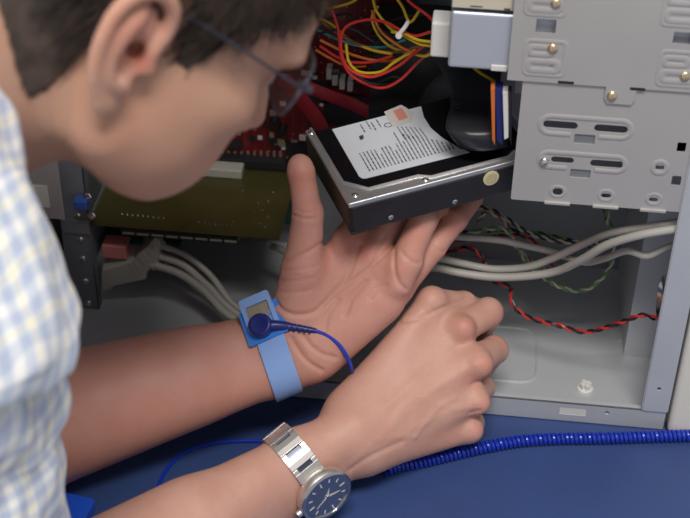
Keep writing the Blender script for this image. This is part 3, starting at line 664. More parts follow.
def ray_line(Fd, pts, d0, n=4):
    P = spline([np.array([x, y, 0.]) for x, y in pts], n); return np.array([Fd.march(p[0], p[1], d0) for p in P])

imgR, imgU, TOW = rt, up, -fw   # picture right, picture up, towards the viewer
# ---------------------------------------------------------------- right arm (watch arm)
R_ = Field(); c_ = lambda a, b, ra, rb, k=7: R_.cone(atd(*a), atd(*b), ra, rb, k)
nrm = .64*.70*imgR-.77*.70*imgU+.71*TOW; nrm /= np.linalg.norm(nrm)
armax = atd(352, 432, 1022)-atd(264, 504, 1004); armax /= np.linalg.norm(armax)
nrm -= armax*(nrm@armax); nrm /= np.linalg.norm(nrm); wdt = np.cross(armax, nrm)
Wc = atd(301, 469, 1010)
EL = atd(-10, 655, 890)
for s_ in (-1, 1):
    R_.cone(EL+wdt*s_*12, Wc+wdt*s_*10.5, 41, 20.5, 14)
    R_.cone(Wc+wdt*s_*10.5, atd(356, 437, 1022)+wdt*s_*10, 20.5, 18.5, 12)
R_.cone(atd(-10, 655, 890), atd(190, 535, 960), 44, 34, 20)
R_.cone(EL, atd(-110, 420, 800), 46, 50, 20)
c_((345, 425, 1027), (432, 303, 1052), 17, 12, 12)       # thumb metacarpal
c_((432, 303, 1052), (464, 303, 1077), 11.5, 8.6, 4); c_((464, 303, 1077), (480, 309, 1098), 8.6, 7.5, 4)
c_((352, 430, 1024), (456, 331, 1052), 17, 12.5, 12); c_((356, 436, 1022), (471, 362, 1043), 18, 12.8, 12)
c_((362, 445, 1024), (470, 398, 1045), 17, 12.2, 12); c_((368, 452, 1028), (464, 428, 1056), 15, 11.6, 12)
c_((350, 410, 1035), (440, 325, 1062), 17, 11, 14); c_((365, 435, 1042), (448, 385, 1068), 19, 17, 14)
c_((456, 331, 1050), (488, 312.5, 1072), 12.2, 11.4, 5); c_((488, 312.5, 1072), (482, 330, 1098), 11.2, 9, 3); c_((482, 330, 1098), (462, 338, 1100), 9, 7.6, 3)
c_((474, 361, 1042), (494, 350, 1074), 11.8, 10.8, 4); c_((494, 350, 1074), (484, 366, 1098), 10.6, 8.8, 3); c_((484, 366, 1098), (466, 370, 1096), 8.8, 7.6, 3)
c_((472, 397, 1045), (481, 388, 1078), 11.4, 10.2, 4); c_((481, 388, 1078), (468, 400, 1094), 10, 8.4, 3); c_((468, 400, 1094), (455, 404, 1090), 8.4, 7.4, 3)
c_((467, 428, 1055), (472, 423, 1080), 11.2, 9.4, 4); c_((472, 423, 1080), (460, 430, 1092), 9, 7.6, 3)
for x, y, d, r in ((463, 328, 1041, 8.5), (481, 365, 1035, 8.5), (480, 404, 1038, 7), (473, 431, 1049, 6.5), (431, 300, 1046, 8)): R_.ell(atd(x, y, d), (r, r, r), k=7)
# ---------------------------------------------------------------- left arm (strap arm)
L_ = Field(); c_ = lambda a, b, ra, rb, k=7: L_.cone(atd(*a), atd(*b), ra, rb, k)
lax = atd(310, 330, 1035)-atd(20, 430, 1018); lax /= np.linalg.norm(lax)
lw = -.5*imgR*1.0+.86*imgU-.12*TOW; lw -= lax*(lw@lax); lw /= np.linalg.norm(lw); ln_ = np.cross(lax, lw); ln_ *= np.sign(ln_@TOW)
LW = atd(272, 353, 1042)
for s_ in (-1, 1):
    L_.cone(atd(20, 430, 1018)+lw*s_*12, LW+lw*s_*11, 35, 20, 14)
    L_.cone(LW+lw*s_*11, atd(305, 328, 1040)+lw*s_*12, 20, 18.5, 12)
L_.cone(atd(20, 428, 1014), atd(190, 375, 1030), 42, 27, 20)
L_.cone(atd(0, 436, 1018), atd(-250, 300, 1010), 44, 48, 20)
c_((292, 328, 1035), (303, 268, 1020), 19, 15, 12); c_((303, 268, 1020), (308, 214, 1006), 14.5, 11.2, 6); c_((308, 214, 1006), (301, 172, 1000), 10.8, 9.6, 3); c_((301, 172, 1000), (300, 166, 1000), 9.6, 8.8, 3)
c_((300, 322, 1040), (350, 240, 1030), 18, 12.5, 12); c_((305, 330, 1042), (371, 255, 1028), 18, 12.5, 12); c_((312, 340, 1042), (386, 268, 1029), 18, 12, 12)
c_((308, 358, 1036), (380, 303, 1032), 18, 15, 12); c_((318, 352, 1038), (398, 286, 1031), 17, 12, 12)
c_((318, 318, 1050), (352, 268, 1050), 19, 14, 14)
c_((350, 240, 1030), (370, 204, 1034), 11, 9.6, 5); c_((370, 204, 1034), (392, 186, 1058), 9.4, 8, 3)
c_((371, 255, 1028), (398, 210, 1031), 11.5, 9.8, 5); c_((398, 210, 1031), (420, 186, 1056), 9.6, 8, 3)
c_((386, 268, 1026), (408, 262, 1018), 11.5, 11, 5); c_((402, 268, 1018), (424, 219, 1014), 11.8, 10, 4); c_((424, 219, 1014), (440, 200, 1042), 9.8, 8.4, 3)
c_((398, 286, 1033), (432, 247, 1036), 12, 10.4, 4); c_((432, 247, 1036), (456, 219, 1040), 10, 8.8, 3); c_((456, 219, 1040), (474, 198, 1052), 8.6, 7.4, 3)
L_.ell(atd(398, 283, 1020), (10, 10, 8), k=8)
# ---------------------------------------------------------------- head
HM = np.array([[0.72842349, -0.33197461, -0.59932636], [0.35679289, -0.562979, 0.74548875], [0.58489149, 0.7568669, 0.29164095]])
HF, HRr, HU = [r[0]*imgR+r[1]*imgU+r[2]*TOW for r in HM]
HT = atd(143.4, 52, 662)
hw = lambda f, r, u: HT+f*HF+(r-72)*HRr+u*HU
HA = np.array([HF, HRr, HU])
D_ = Field()
e_ = lambda c, r, k=10, sub=False, ax=None: D_.ell(hw(*c), r, HA if ax is None else ax, k, sub)
k_ = lambda a, b, ra, rb, k=10, sub=False: D_.cone(hw(*a), hw(*b), ra, rb, k, sub)
e_((-4, 0, 46), (95, 74, 80)); e_((44, 0, 40), (58, 62, 54), 20); e_((44, 0, -16), (50, 54, 58), 24)
for s_ in (-1, 1):
    k_((10, 56*s_, -50), (72, 14*s_, -78), 14, 15, 22); e_((30, 53*s_, -32), (32, 15, 36), 22); e_((62, 46*s_, -12), (22, 16, 15), 16)
    e_((58, 34*s_, -48), (30, 20, 32), 20); e_((82, 30*s_, 27), (14, 24, 8), 12)
e_((46, 0, -62), (40, 36, 24), 20); e_((80, 0, -78), (13, 17, 12), 10)
for s_ in (-1, 1): e_((95, 31*s_, 9), (14, 17, 11), 10, True); e_((78, 31*s_, 9), (12, 13, 12), 3)
k_((92, 0, 18), (113, 0, -25), 6.5, 8.5, 9)
for s_ in (-1, 1): e_((103, 10*s_, -28), (8, 6.5, 6.5), 5)
e_((94, 0, -45), (8, 22, 5), 6); e_((92, 0, -54), (8, 19, 5.5), 5); e_((97, 0, -49.5), (10, 20, 1.2), 2, True)
# ears
def ear(s_):
    eU = HU*.97-HF*.22; eF = HF*.97+HU*.22; eO = HRr*s_
    P = lambda a, b, c: hw(0, 72*s_, 0)+eF*a+eU*b+eO*(c-1)
    ax = np.array([eF*.93+eO*.36*-1, eU, eO*.93+eF*.36]); ax = np.array([eF*.92-eO*.39, eU, eO*.92+eF*.39])
    D_.ell(P(-13, 4, 8), (15, 28, 2.8), ax, 4)
    D_.ell(P(-10, 2, 1), (11, 20, 8), ax, 8)
    hel = spline([P(*p) for p in ((3, 6, 5), (6, 15, 4), (4, 26, 6), (-5, 33, 9), (-17, 32, 13), (-25, 22, 15), (-27, 6, 15), (-24, -10, 13), (-17, -22, 10), (-11, -29, 7))], 3)
    for i, (a, b) in enumerate(zip(hel[:-1], hel[1:])): D_.cone(a, b, 3.1, 3.1, 3)
    D_.ell(P(-9, -27, 6), (7.5, 8.5, 3.6), ax, 5)
    ah = spline([P(*p) for p in ((-8, -18, 8), (-15, -11, 11), (-18.5, 0, 12), (-17, 12, 12), (-12, 22, 10))], 3)
    for a, b in zip(ah[:-1], ah[1:]): D_.cone(a, b, 2.8, 2.8, 5)
    D_.ell(P(-7.5, -1, 11.5), (8.5, 11.5, 8), ax, 3, True); D_.ell(P(-3, 1, 3), (5.5, 5, 10), ax, 3, True)
    D_.cone(P(4, -6, 4), P(2, 2, 5), 4.2, 3.6, 5); D_.cone(P(-6, -17, 8), P(-9, -14, 9.5), 3.2, 3.2, 4)
ear(1); ear(-1)
NB = atd(-45, 12, 715)
D_.cone(hw(-22, 0, -30), NB, 53, 58, 22); D_.cone(hw(-5, 0, -45), NB, 34, 48, 24)
# shoulders, trunk
SHR, SHL = atd(-165, 60, 690), atd(-260, 40, 1040)
D_.cone(NB, SHR, 58, 60, 40); D_.cone(NB, SHL, 58, 60, 40); TB = np.array([-470., -330, -60])
D_.cone(NB-np.array([60, 0, 30]), TB, 90, 120, 60)

V1, F1 = R_.mesh(*(lambda P: (P.min(0)-30, P.max(0)+26))(np.array([atd(0, 640, 900), atd(500, 300, 1110), atd(340, 440, 990), atd(500, 450, 1090), atd(420, 470, 1100), atd(240, 430, 1010), atd(470, 290, 1010), atd(400, 480, 1010), [-20, -140, 5], atd(-150, 420, 790), EL-np.array([40, 25, 25]), EL+np.array([30, -30, 30])])), 1.5)
V2, F2 = L_.mesh(*(lambda P: (P.min(0)-40, P.max(0)+22))(np.array([atd(20, 430, 1018), atd(500, 195, 1070), atd(300, 150, 990), atd(350, 370, 1060), atd(300, 160, 1010), atd(-250, 300, 1000), atd(-20, 470, 1020)])), 1.5)
HC = hw(0, 0, 0); V3, F3 = D_.mesh(np.minimum(HC-165, NB-60), np.maximum(HC+165, NB+60), 1.8)
V4, F4 = D_.mesh(np.array([-620., -520, -150]), NB+np.array([75, 200, 90]), 7.0)
N1, N2, N3 = vnormals(V1, F1), vnormals(V2, F2), vnormals(V3, F3)
# creases of the palm, knuckle folds, tendons and veins
for pts, s_, d_ in (
    ([(281, 262), (296, 257), (312, 250), (326, 240)], 1.6, 1.1), ([(276, 302), (282, 310), (296, 315), (312, 313), (322, 306), (334, 292), (345, 280), (352, 265), (360, 245)], 1.7, 1.3),
    ([(322, 306), (345, 286), (365, 272), (380, 258), (395, 243)], 1.5, 1.2), ([(345, 316), (352, 298), (366, 282)], 1.6, .8), ([(325, 330), (328, 314), (338, 300)], 1.6, .7),
    ([(283, 271), (300, 270), (318, 266)], 1.3, .5), ([(281, 281), (300, 281), (316, 277)], 1.3, .45), ([(279, 292), (296, 293), (312, 290)], 1.3, .5), ([(284, 275.5), (300, 276)], 1.2, .35),
    ([(291, 338), (298, 350), (308, 362), (322, 371)], 1.7, 1.1), ([(300, 330), (310, 345), (322, 354), (336, 358)], 1.7, 1.0), ([(274, 312), (283, 322), (288, 330)], 1.3, .8),
    ([(394, 250), (394, 268), (398, 282), (406, 290)], 1.6, 1.2), ([(402, 253), (412, 262), (420, 263)], 1.4, .7), ([(432, 240), (438, 250), (444, 252)], 1.3, .6),
    ([(293, 215), (305, 219), (318, 218)], 1.3, .7), ([(294, 209), (305, 213), (317, 212)], 1.2, .4), ([(375, 262), (381, 243), (392, 228)], 1.5, .8), ([(370, 298), (378, 288), (386, 285)], 1.5, .6)):
    groove(V2, N2, ray_line(L_, pts, 900), s_, d_*1.4)
for pts, s_, d_ in (
    ([(400, 322), (420, 318), (440, 309), (460, 301), (472, 296)], 1.5, 1.4), ([(381, 329), (400, 321)], 1.6, .8), ([(479, 341), (484, 338), (497, 332)], 1.4, 1.3),
    ([(425, 311), (427, 316)], 1.1, .6), ([(431, 308), (434, 313)], 1.1, .5), ([(472, 385), (480, 381)], 1.8, 1.2), ([(471, 413), (480, 411)], 1.8, 1.2),
    ([(350, 470), (368, 458), (388, 448), (402, 442)], 2.2, 1.0)):
    groove(V1, N1, ray_line(R_, pts, 900), s_, d_)
for pts, s_, d_ in (
    ([(415, 437), (424, 425), (433, 414), (442, 405), (455, 398)], 1.7, -1.3), ([(395, 415), (408, 403), (420, 396), (430, 402), (434, 413)], 1.6, -.9), ([(440, 405), (455, 409), (470, 408)], 1.6, -.8),
    ([(380, 440), (400, 436), (415, 437)], 1.8, -.8), ([(385, 408), (420, 375), (462, 335)], 2.4, -.9), ([(395, 420), (435, 390), (474, 365)], 2.4, -1.0), ([(410, 430), (445, 413), (474, 404)], 2.2, -.8),
    ([(360, 455), (385, 432), (400, 420)], 2.4, -.7)):
    groove(V1, N1, ray_line(R_, pts, 900), s_*1.25, d_*(.62 if d_ > 0 else .45))
for pts in ([(28, 165), (50, 172), (72, 176)],): groove(V3, N3, ray_line(D_, pts, 500), 3, 1.2)
def flush(V, blobs, base):
    f = np.full(len(V), base)
    for p, r, a in blobs: f = np.maximum(f, a*np.exp(-((V-p)**2).sum(1)/(r*r))+base*0)
    return f
f1 = flush(V1, [(R_.march(x, y, 900), r*1.15, a*.72) for x, y, r, a in ((468, 326, 11, .62), (487, 366, 10, .6), (484, 404, 9, .5), (480, 430, 9, .45), (500, 312, 9, .4), (503, 345, 9, .4), (440, 440, 18, .3), (425, 292, 9, .3), (470, 380, 8, .5))], .10)
f2 = flush(V2, [(L_.march(x, y, 900), r, a) for x, y, r, a in ((330, 260, 22, .55), (302, 180, 16, .62), (308, 205, 14, .5), (360, 300, 26, .42), (400, 270, 16, .45), (415, 235, 16, .5), (450, 225, 18, .5), (320, 345, 16, .35), (360, 245, 18, .7))], .32)
f3 = flush(V3, [(hw(0, 74, -2), 9, .9), (hw(-16, 82, 12), 24, .42), (hw(-14, 82, 10), 9, .6), (hw(112, 5, -26), 12, .4), (hw(96, 0, -55), 14, .5), (hw(20, 60, -40), 32, .22)], .06)
V = np.concatenate([V1, V2, V3, V4]); o1, o2, o3 = len(V1), len(V1)+len(V2), len(V1)+len(V2)+len(V3)
F = np.concatenate([F1, F2+o1, F3+o2, F4+o3]); fl = np.concatenate([f1, f2, f3, np.full(len(V4), .05)])
def np_mesh(name, V, F, m, parent=None, smooth=True):
    me = bpy.data.meshes.new(name); me.vertices.add(len(V)); me.vertices.foreach_set('co', (V*S).ravel().astype(np.float32))
    k = F.shape[1]; me.loops.add(F.size); me.loops.foreach_set('vertex_index', F.ravel().astype(np.int32)); me.polygons.add(len(F))
    me.polygons.foreach_set('loop_start', np.arange(len(F), dtype=np.int32)*k); me.polygons.foreach_set('loop_total', np.full(len(F), k, np.int32))
    me.update(calc_edges=True); me.polygons.foreach_set('use_smooth', np.full(len(F), smooth)); me.materials.append(m)
    return link(bpy.data.objects.new(name, me), parent)
person = thing('person', 'person with short dark hair and glasses in a pale blue checked shirt, leaning over it', 'person')
body = np_mesh('body', V, F, M['skin'], person)
at_ = body.data.attributes.new('flush', 'FLOAT', 'POINT'); at_.data.foreach_set('value', fl.astype(np.float32))
q_ = (V3-HT)@HA.T; ear_ = np.exp(-(((q_[:, 0]+8)/20)**2+((q_[:, 2]-4)/32)**2))*(q_[:, 1]+72 > 66)
tn = np.concatenate([np.zeros(len(V1)), np.zeros(len(V2)), .50-.35*ear_, np.full(len(V4), .5)])
a2_ = body.data.attributes.new('tan', 'FLOAT', 'POINT'); a2_.data.foreach_set('value', tn.astype(np.float32))
# ---------------------------------------------------------------- hair
HX = [-110, -60, -45, -34, -24, -17, -10, 4, 12, 20, 27, 33, 37, 47, 60, 74, 85, 120]; HY = [-112, -102, -82, -60, -44, -8, 36, 36, 26, 2, 0, 10, 26, 34, 46, 62, 82, 95]
def hloc(V): q = (V-HT)@HA.T; q[:, 1] += 72; return q
def hmask(q): return q[:, 2]-np.interp(q[:, 0], HX, HY)
Fs = Field(); Fs.p = [p for p in D_.p[:3]]+[p for p in D_.p if p[5] == 22 and p[0] == 'c' and p[3] == 53]
cen = V3[F3].mean(1); qc = hloc(cen); N3f = vnormals(V3, F3)
sk = Fs.eval(cen)
keep = (hmask(qc) > 0) & (sk < 9) & ((qc[:, 2] > -120))
Fk = F3[keep]; used = np.unique(Fk); mp = np.full(len(V3), -1); mp[used] = np.arange(len(used))
hc = V3[used]+N3f[used]*2.2*np.clip(hmask(hloc(V3[used]))/6, 0, 1)[:, None]
hair = np_mesh('hair', hc, mp[Fk], M['hair'], person)
rng = np.random.default_rng(4)
nS = 9000; idx = rng.choice(len(used), nS, replace=True); root = V3[used][idx]+rng.normal(0, .8, (nS, 3)); q = hloc(root)
crown = np.array([-62, 0, 112.])
def flow(q):
    d = q-crown; d /= np.linalg.norm(d, axis=1)[:, None]
    side = np.clip((95-q[:, 2])/80, 0, 1)[:, None]; d = d*(1-side)+np.array([-.30, 0, -1.])*side
    fr = np.clip((q[:, 0]-30)/40, 0, 1)[:, None]; d = d*(1-fr)+np.array([.55, .25, -.55])*fr; 
    return d
L0 = 12+26*np.clip(hmask(q)/45, 0, 1); L0 *= rng.uniform(.7, 1.25, nS)
clump = np.sin(q[:, 0]*.33+q[:, 1]*.21)*np.sin(q[:, 2]*.27+q[:, 1]*.15)
steps = 6; P = [root]; cur = root.copy(); jit = rng.normal(0, .10, (nS, 3)); lift = rng.uniform(1.2, 5.5, nS)+1.3*clump
for i in range(steps):
    d = flow(hloc(cur))+jit+np.stack([.30*clump, .1*clump, 0*clump], 1); d /= np.linalg.norm(d, axis=1)[:, None]
    cur = cur+(d@HA)*(L0/steps)[:, None]
    dist = Fs.eval(cur); g = np.stack([Fs.eval(cur+e)-dist for e in np.eye(3)], 1); g /= np.linalg.norm(g, axis=1)[:, None]+1e-9
    tgt = lift*min(1, (i+1)/3); cur = cur+g*((tgt-dist)*(.8 if i < 4 else .5))[:, None]; P.append(cur)
P = np.stack(P, 1)  # nS, steps+1, 3
T = np.gradient(P, axis=1); T /= np.linalg.norm(T, axis=2)[..., None]; a = np.cross(T, TOW); a /= np.linalg.norm(a, axis=2)[..., None]+1e-9; c = np.cross(T, a)
rad = np.linspace(.42, .10, steps+1)[None, :, None]*rng.uniform(.7, 1.3, (nS, 1, 1))
ringv = np.stack([P+rad*(a*cos(t)+c*sin(t)) for t in (0, 2.094, 4.189)], 2); k = (steps+1)*3
Vh = ringv.reshape(-1, 3); base = (np.arange(nS)*k)[:, None, None]
ff = np.array([[i*3+j, i*3+(j+1) % 3, (i+1)*3+(j+1) % 3, (i+1)*3+j] for i in range(steps) for j in range(3)])
tag(np_mesh('hair_strands', Vh, (base+ff[None]).reshape(-1, 4), M['hair'], hair), kind='stuff')
# eyebrow and lashes
b = MB(); rnd = random.Random(8)
for s_ in (-1, 1):
    for i in range(70):
        t = rnd.random(); p = hw(94-t*t*16, (12+t*38)*s_, 26+6*sin(t*2.6)+rnd.uniform(-2, 2)); dd_ = Fs.eval(np.array([p]))[0]
        b.tube([p, p+HF*(3)+HRr*s_*5+HU*1], [.45, .1], 4)
b.build('eyebrows', M['hair'], person)
for s_ in (-1, 1):
    b = MB(); b.lathe(hw(90.3, 31*s_, 8), HF, [(-9, 4), (-4, 9), (-1, 5.6), (.2, 3), (.4, .1)], 20); b.build('eye', M['white'], person)

# ---------------------------------------------------------------- shirt: sleeves and trunk, each a folded cloth tube with even cloth coordinates
def cloth(parts, name, m, parent):
    vs, fs, uvs = [], [], []
    for rows, nrm_ref, ru, fold in parts:
        C = np.array([r_[0] for r_ in rows]); seg = np.r_[0, np.cumsum(np.linalg.norm(np.diff(C, axis=0), axis=1))]
        nn = max(int(seg[-1]/3.2), 8); s = np.linspace(0, seg[-1], nn)
        Cs = np.array(spline(C, 12)); Rs = np.array(spline(np.array([[r_[1], r_[2], 0] for r_ in rows], float), 12)); sg = np.linspace(0, 1, len(Cs)); tt = np.linspace(0, 1, nn)
        Q = np.stack([np.interp(tt, sg, Cs[:, i]) for i in range(3)], 1); RR = np.stack([np.interp(tt, sg, Rs[:, i]) for i in range(2)], 1)
        T = np.gradient(Q, axis=0); T /= np.linalg.norm(T, axis=1)[:, None]; a = nrm_ref-T*(T@nrm_ref)[:, None]; a /= np.linalg.norm(a, axis=1)[:, None]; c = np.cross(T, a)
        m_ = 110; ang = np.linspace(0, 2*pi, m_+1); n0 = len(vs); L = np.r_[0, np.cumsum(np.linalg.norm(np.diff(Q, axis=0), axis=1))]
        for i in range(nn):
            for j in range(m_+1):
                w = fold(tt[i], ang[j % m_]); p = Q[i]+a[i]*cos(ang[j])*(RR[i, 0]+w)+c[i]*sin(ang[j])*(RR[i, 1]+w); vs.append(p)
                uvs.append(((ang[j]*ru)*S, (L[i]+w*1.2)*S))
        for i in range(nn-1):
            for j in range(m_): fs.append((n0+i*(m_+1)+j, n0+i*(m_+1)+j+1, n0+(i+1)*(m_+1)+j+1, n0+(i+1)*(m_+1)+j))
    me = bpy.data.meshes.new(name); me.from_pydata([tuple(p*S) for p in vs], [], fs); me.materials.append(m)
    uv = me.uv_layers.new(name='UVMap'); vi = np.empty(len(me.loops), np.int32); me.loops.foreach_get('vertex_index', vi); uv.data.foreach_set('uv', np.array(uvs, np.float32)[vi].ravel())
    me.polygons.foreach_set('use_smooth', [True]*len(me.polygons)); o = link(bpy.data.objects.new(name, me), parent)
    s_ = o.modifiers.new('solid', 'SOLIDIFY'); s_.thickness = .0011; s_.offset = -1; return o
def f_up(t, a): return 2.2*sin(a*3+t*9)*sin(pi*min(t*1.4, 1))+1.6*sin(a*7-t*14)+.9*sin(a*13+t*23)+3.0*max(0, t-.75)*4*sin(a*5+1)*.6
def f_low(t, a): return 2.4*sin(a*4-t*10)+1.8*sin(a*9+t*12)+.9*sin(a*15-t*31)
def f_tr(t, a): return 3*sin(a*5+t*8)+2*sin(a*11-t*11)
px_ = lambda x, y, d: atd(x, y, d)
upper = [(px_(-160, -60, 700), 40, 40), (px_(-140, 0, 690), 62, 60), (px_(-118, 60, 680), 68, 64), (px_(-106, 130, 672), 60, 60), (px_(-92, 200, 674), 60, 58), (px_(-64, 270, 680), 62, 58), (px_(-42, 330, 688), 63, 58), (px_(-35, 352, 692), 60, 56), (px_(-34, 362, 694), 52, 48)]
lower = [(px_(-75, 300, 700), 50, 46), (px_(-45, 360, 712), 52, 48), (px_(-35, 395, 728), 53, 50), (px_(-32, 430, 745), 49, 47), (px_(-25, 470, 765), 52, 48), (px_(-22, 510, 785), 51, 48), (px_(-18, 560, 810), 50, 48)]
Lsl = [(SHL, 75, 70), (atd(-290, 150, 1030), 64, 62), (atd(-250, 280, 1010), 60, 58), (atd(-150, 390, 1005), 56, 54)]
trunk = [(NB+np.array([-25, -5, 5]), 70, 78), (NB+np.array([-60, -10, -20]), 120, 150), (NB*.6+TB*.4+np.array([-30, 0, 0]), 130, 190), (TB, 140, 180)]; trunk = [(NB+np.array([-30., -20, 22]), 64, 66)]+[(p_+np.array([-70., -20, 0]), a_, b_) for p_, a_, b_ in trunk[1:]]
cloth([(upper, TOW, 60, f_up), (lower, TOW, 52, f_low), (Lsl, TOW, 62, f_low), (trunk, TOW, 140, f_tr)], 'shirt', M['shirt'], person)
rebase(person, TB)

# ================================================================ GLASSES
gl = thing('eyeglasses', 'thin dark metal half-rim glasses worn by the leaning person', 'glasses')
def lens_out(s_, n=28):
    out = []
    for i in range(n):
        t = 2*pi*i/n; x = cos(t); y = sin(t); sx = 28*np.sign(x)*abs(x)**.7; sy = 17.5*np.sign(y)*abs(y)**.7; r = 37+sx
        out.append((103-r*r/300, r*s_, 14+sy, 0))
    return out
for s_ in (1, -1):
    pts = [hw(f, r, u) for f, r, u, _ in lens_out(s_)]; b = MB(); b.tube(pts+pts[:1], 1.0, 6, caps=False); rm = b.build('rim', M['gunmetal'], gl)
    b = MB(); cc = sum(pts)/len(pts); n = len(pts); off = HF*.9; b.add(pts+[cc+HF*1.2]+[p+off for p in pts]+[cc+HF*2.1], [(i, (i+1) % n, n) for i in range(n)]+[(n+1+(i+1) % n, n+1+i, 2*n+1) for i in range(n)], True); b.build('lens', M['lens'], rm)
    b = MB(); b.tube(spline([hw(89, 58*s_, 20), hw(90, 67*s_, 21), hw(82, 71*s_, 21), hw(48, 74*s_, 24), hw(8, 74.5*s_, 26), hw(-10, 76*s_, 20), hw(-22, 77*s_, 4)], 6), 1.3, 8, flat=.6); b.lathe(hw(90, 67*s_, 21), HF, [(-2, 2.2), (2, 2.2), (2.4, 1.6), (2.4, .1)], 12); b.build('temple', M['gunmetal'], gl)
    b = MB(); b.lathe(hw(98, 9*s_, 12), HRr*s_, [(-1, 3), (1, 3.6), (1.4, .1)], 12); b.build('nose_pad', M['lens'], gl)
b = MB(); b.tube(spline([hw(100, 8, 18), hw(104, 0, 21), hw(100, -8, 18)], 6), .9, 8); b.build('bridge', M['gunmetal'], gl)
rebase(gl, hw(100, 0, 5))

# ================================================================ WRISTWATCH
wt = thing('wristwatch', 'steel wristwatch with dark blue dial on the right wrist', 'watch')
A_ = armax
def girth(Fd, c, u, v, n=48):
    """distance from the limb's axis to its skin, all the way round"""
    T_ = np.linspace(0, 2*pi, n+1); out = []
    for t in T_:
        d = u*cos(t)+v*sin(t); lo_, hi_ = 8.0, 60.0
        for _ in range(22):
            m_ = (lo_+hi_)/2
            if Fd.eval((c+d*m_)[None])[0] < 0: lo_ = m_
            else: hi_ = m_
        out.append(lo_)
    return T_, np.array(out)
WT, WR = girth(R_, Wc, nrm, wdt)
WR = np.maximum(WR, .5*(np.roll(WR, 1)+np.roll(WR, -1)))+.3
def wel(t, off=0):
    """ellipse round the wrist; t=0 is the middle of the back of the wrist"""
    d = nrm*cos(t)+wdt*sin(t); return Wc+d*(np.interp(t % (2*pi), WT, WR)+off)
tdir = -wdt if (proj(Wc-wdt*20)[1] < proj(Wc)[1]) else wdt      # up-left in the picture
sg = 1 if tdir is wdt else -1
DN = nrm; DX = A_; DY = wdt*sg
Dc = Wc+nrm*(WR[0]+1.5)
wf = lambda x, y, z: Dc+DX*x+DY*y+DN*z
b = MB(); b.lathe(wf(0, 0, 0), DN, [(-1, 16), (0, 20.5), (4.5, 21.4), (7, 20.2), (7.6, 18.4), (7.0, 17.4), (7.0, .1)], 48); b.build('watch_case', M['steelband'], wt)
b = MB(); b.lathe(wf(0, 0, 7.05), DN, [(0, 17.2), (.25, 17.2), (.25, .1)], 48); dl = b.build('dial', M['dial'], wt)
b = MB(); b.lathe(wf(0, 0, 7.4), DN, [(0, 20.6), (1.0, 19.8), (1.5, 18.4), (1.2, 17.3), (.2, 17.1)], 48); b.build('bezel', M['steelpol'], wt)
for i in range(12):
    t = i*pi/6; u = np.array([cos(t), sin(t)]); n_ = np.array([-u[1], u[0]]); w = .55; r0, r1 = (12.4, 15.4) if i % 3 else (11.4, 15.8)
    b = MB(); b.add([wf(*(u*r+n_*w*s2), 7.35+h) for r in (r0, r1) for s2 in (-1, 1) for h in (0, .35)], [(0, 1, 3, 2), (4, 6, 7, 5), (0, 4, 5, 1), (2, 3, 7, 6), (0, 2, 6, 4), (1, 5, 7, 3)]); b.build('hour_marker', M['index'], dl)
def hand(p_img, L, w, name):
    v = np.array([p_img[0], p_img[1]]); d3 = imgR*v[0]-imgU*v[1]; u = np.array([d3@DX, d3@DY]); u /= np.linalg.norm(u); n_ = np.array([-u[1], u[0]])
    b = MB(); q = [u*-2, n_*w+u*2, u*L, -n_*w+u*2]; b.add([wf(*p, 7.8) for p in q]+[wf(*p, 8.05) for p in q], [(0, 1, 2, 3), (7, 6, 5, 4), (0, 4, 5, 1), (1, 5, 6, 2), (2, 6, 7, 3), (3, 7, 4, 0)]); b.build(name, M['index'], dl)
hand((1, -.03), 11, .6, 'minute_hand'); hand((-.12, -1), 7, .8, 'hour_hand'); hand((-.75, .95), 11.5, .3, 'second_hand')
b = MB(); b.lathe(wf(0, 0, 7.4), DN, [(0, 1.1), (1, 1.1), (1.2, .1)], 12); b.build('hand_pin', M['chrome'], dl)
b = MB(); b.lathe(wf(-20.8, 0, 3.4), -DX, [(0, 2.8), (3.2, 2.8), (3.6, 2.2), (3.6, .1)], 14); b.build('crown', M['steelband'], wt)
# end pieces and links
def link_box(b, t0, t1, y0, y1, o0, o1, seg=2):
    ts = np.linspace(t0, t1, seg+1); vs = []
    for t in ts:
        for yy in (y0, y1):
            for oo in (o0, o1): vs.append(wel(t, oo)+A_*yy)
    fs = [(0, 2, 3, 1), (seg*4, seg*4+1, seg*4+3, seg*4+2)]
    for i in range(seg):
        q = i*4; r = q+4; fs += [(q, q+1, r+1, r), (q+2, r+2, r+3, q+3), (q, r, r+2, q+2), (q+1, q+3, r+3, r+1)]
    b.add(vs, fs)
th = .50
for side in (1, -1):
    b = MB(); link_box(b, side*sg*.20, side*sg*.58, -10.5, 10.5, .8, 6.0, 4); b.build('end_link', M['steelband'], wt, .5)
PT = .345
for i in range(20):
    t0 = .59+i*PT
    if t0+PT > 2*pi-.56: break
    b = MB(); link_box(b, sg*t0, sg*(t0+PT*.70), -10, 10, .9, 3.7)
    for y0 in (-10, 5.8): link_box(b, sg*(t0+PT*.66), sg*(t0+PT*.97), y0, y0+4.2, .9, 3.5)
    lk = b.build('band_link', M['steelband'], wt, .35)
    b = MB(); link_box(b, sg*(t0+PT*.72), sg*(t0+PT*.98), -5.8, 5.8, .2, 1.7); b.build('hinge_pin', M['gunmetal'], lk)
rebase(wt, Dc)

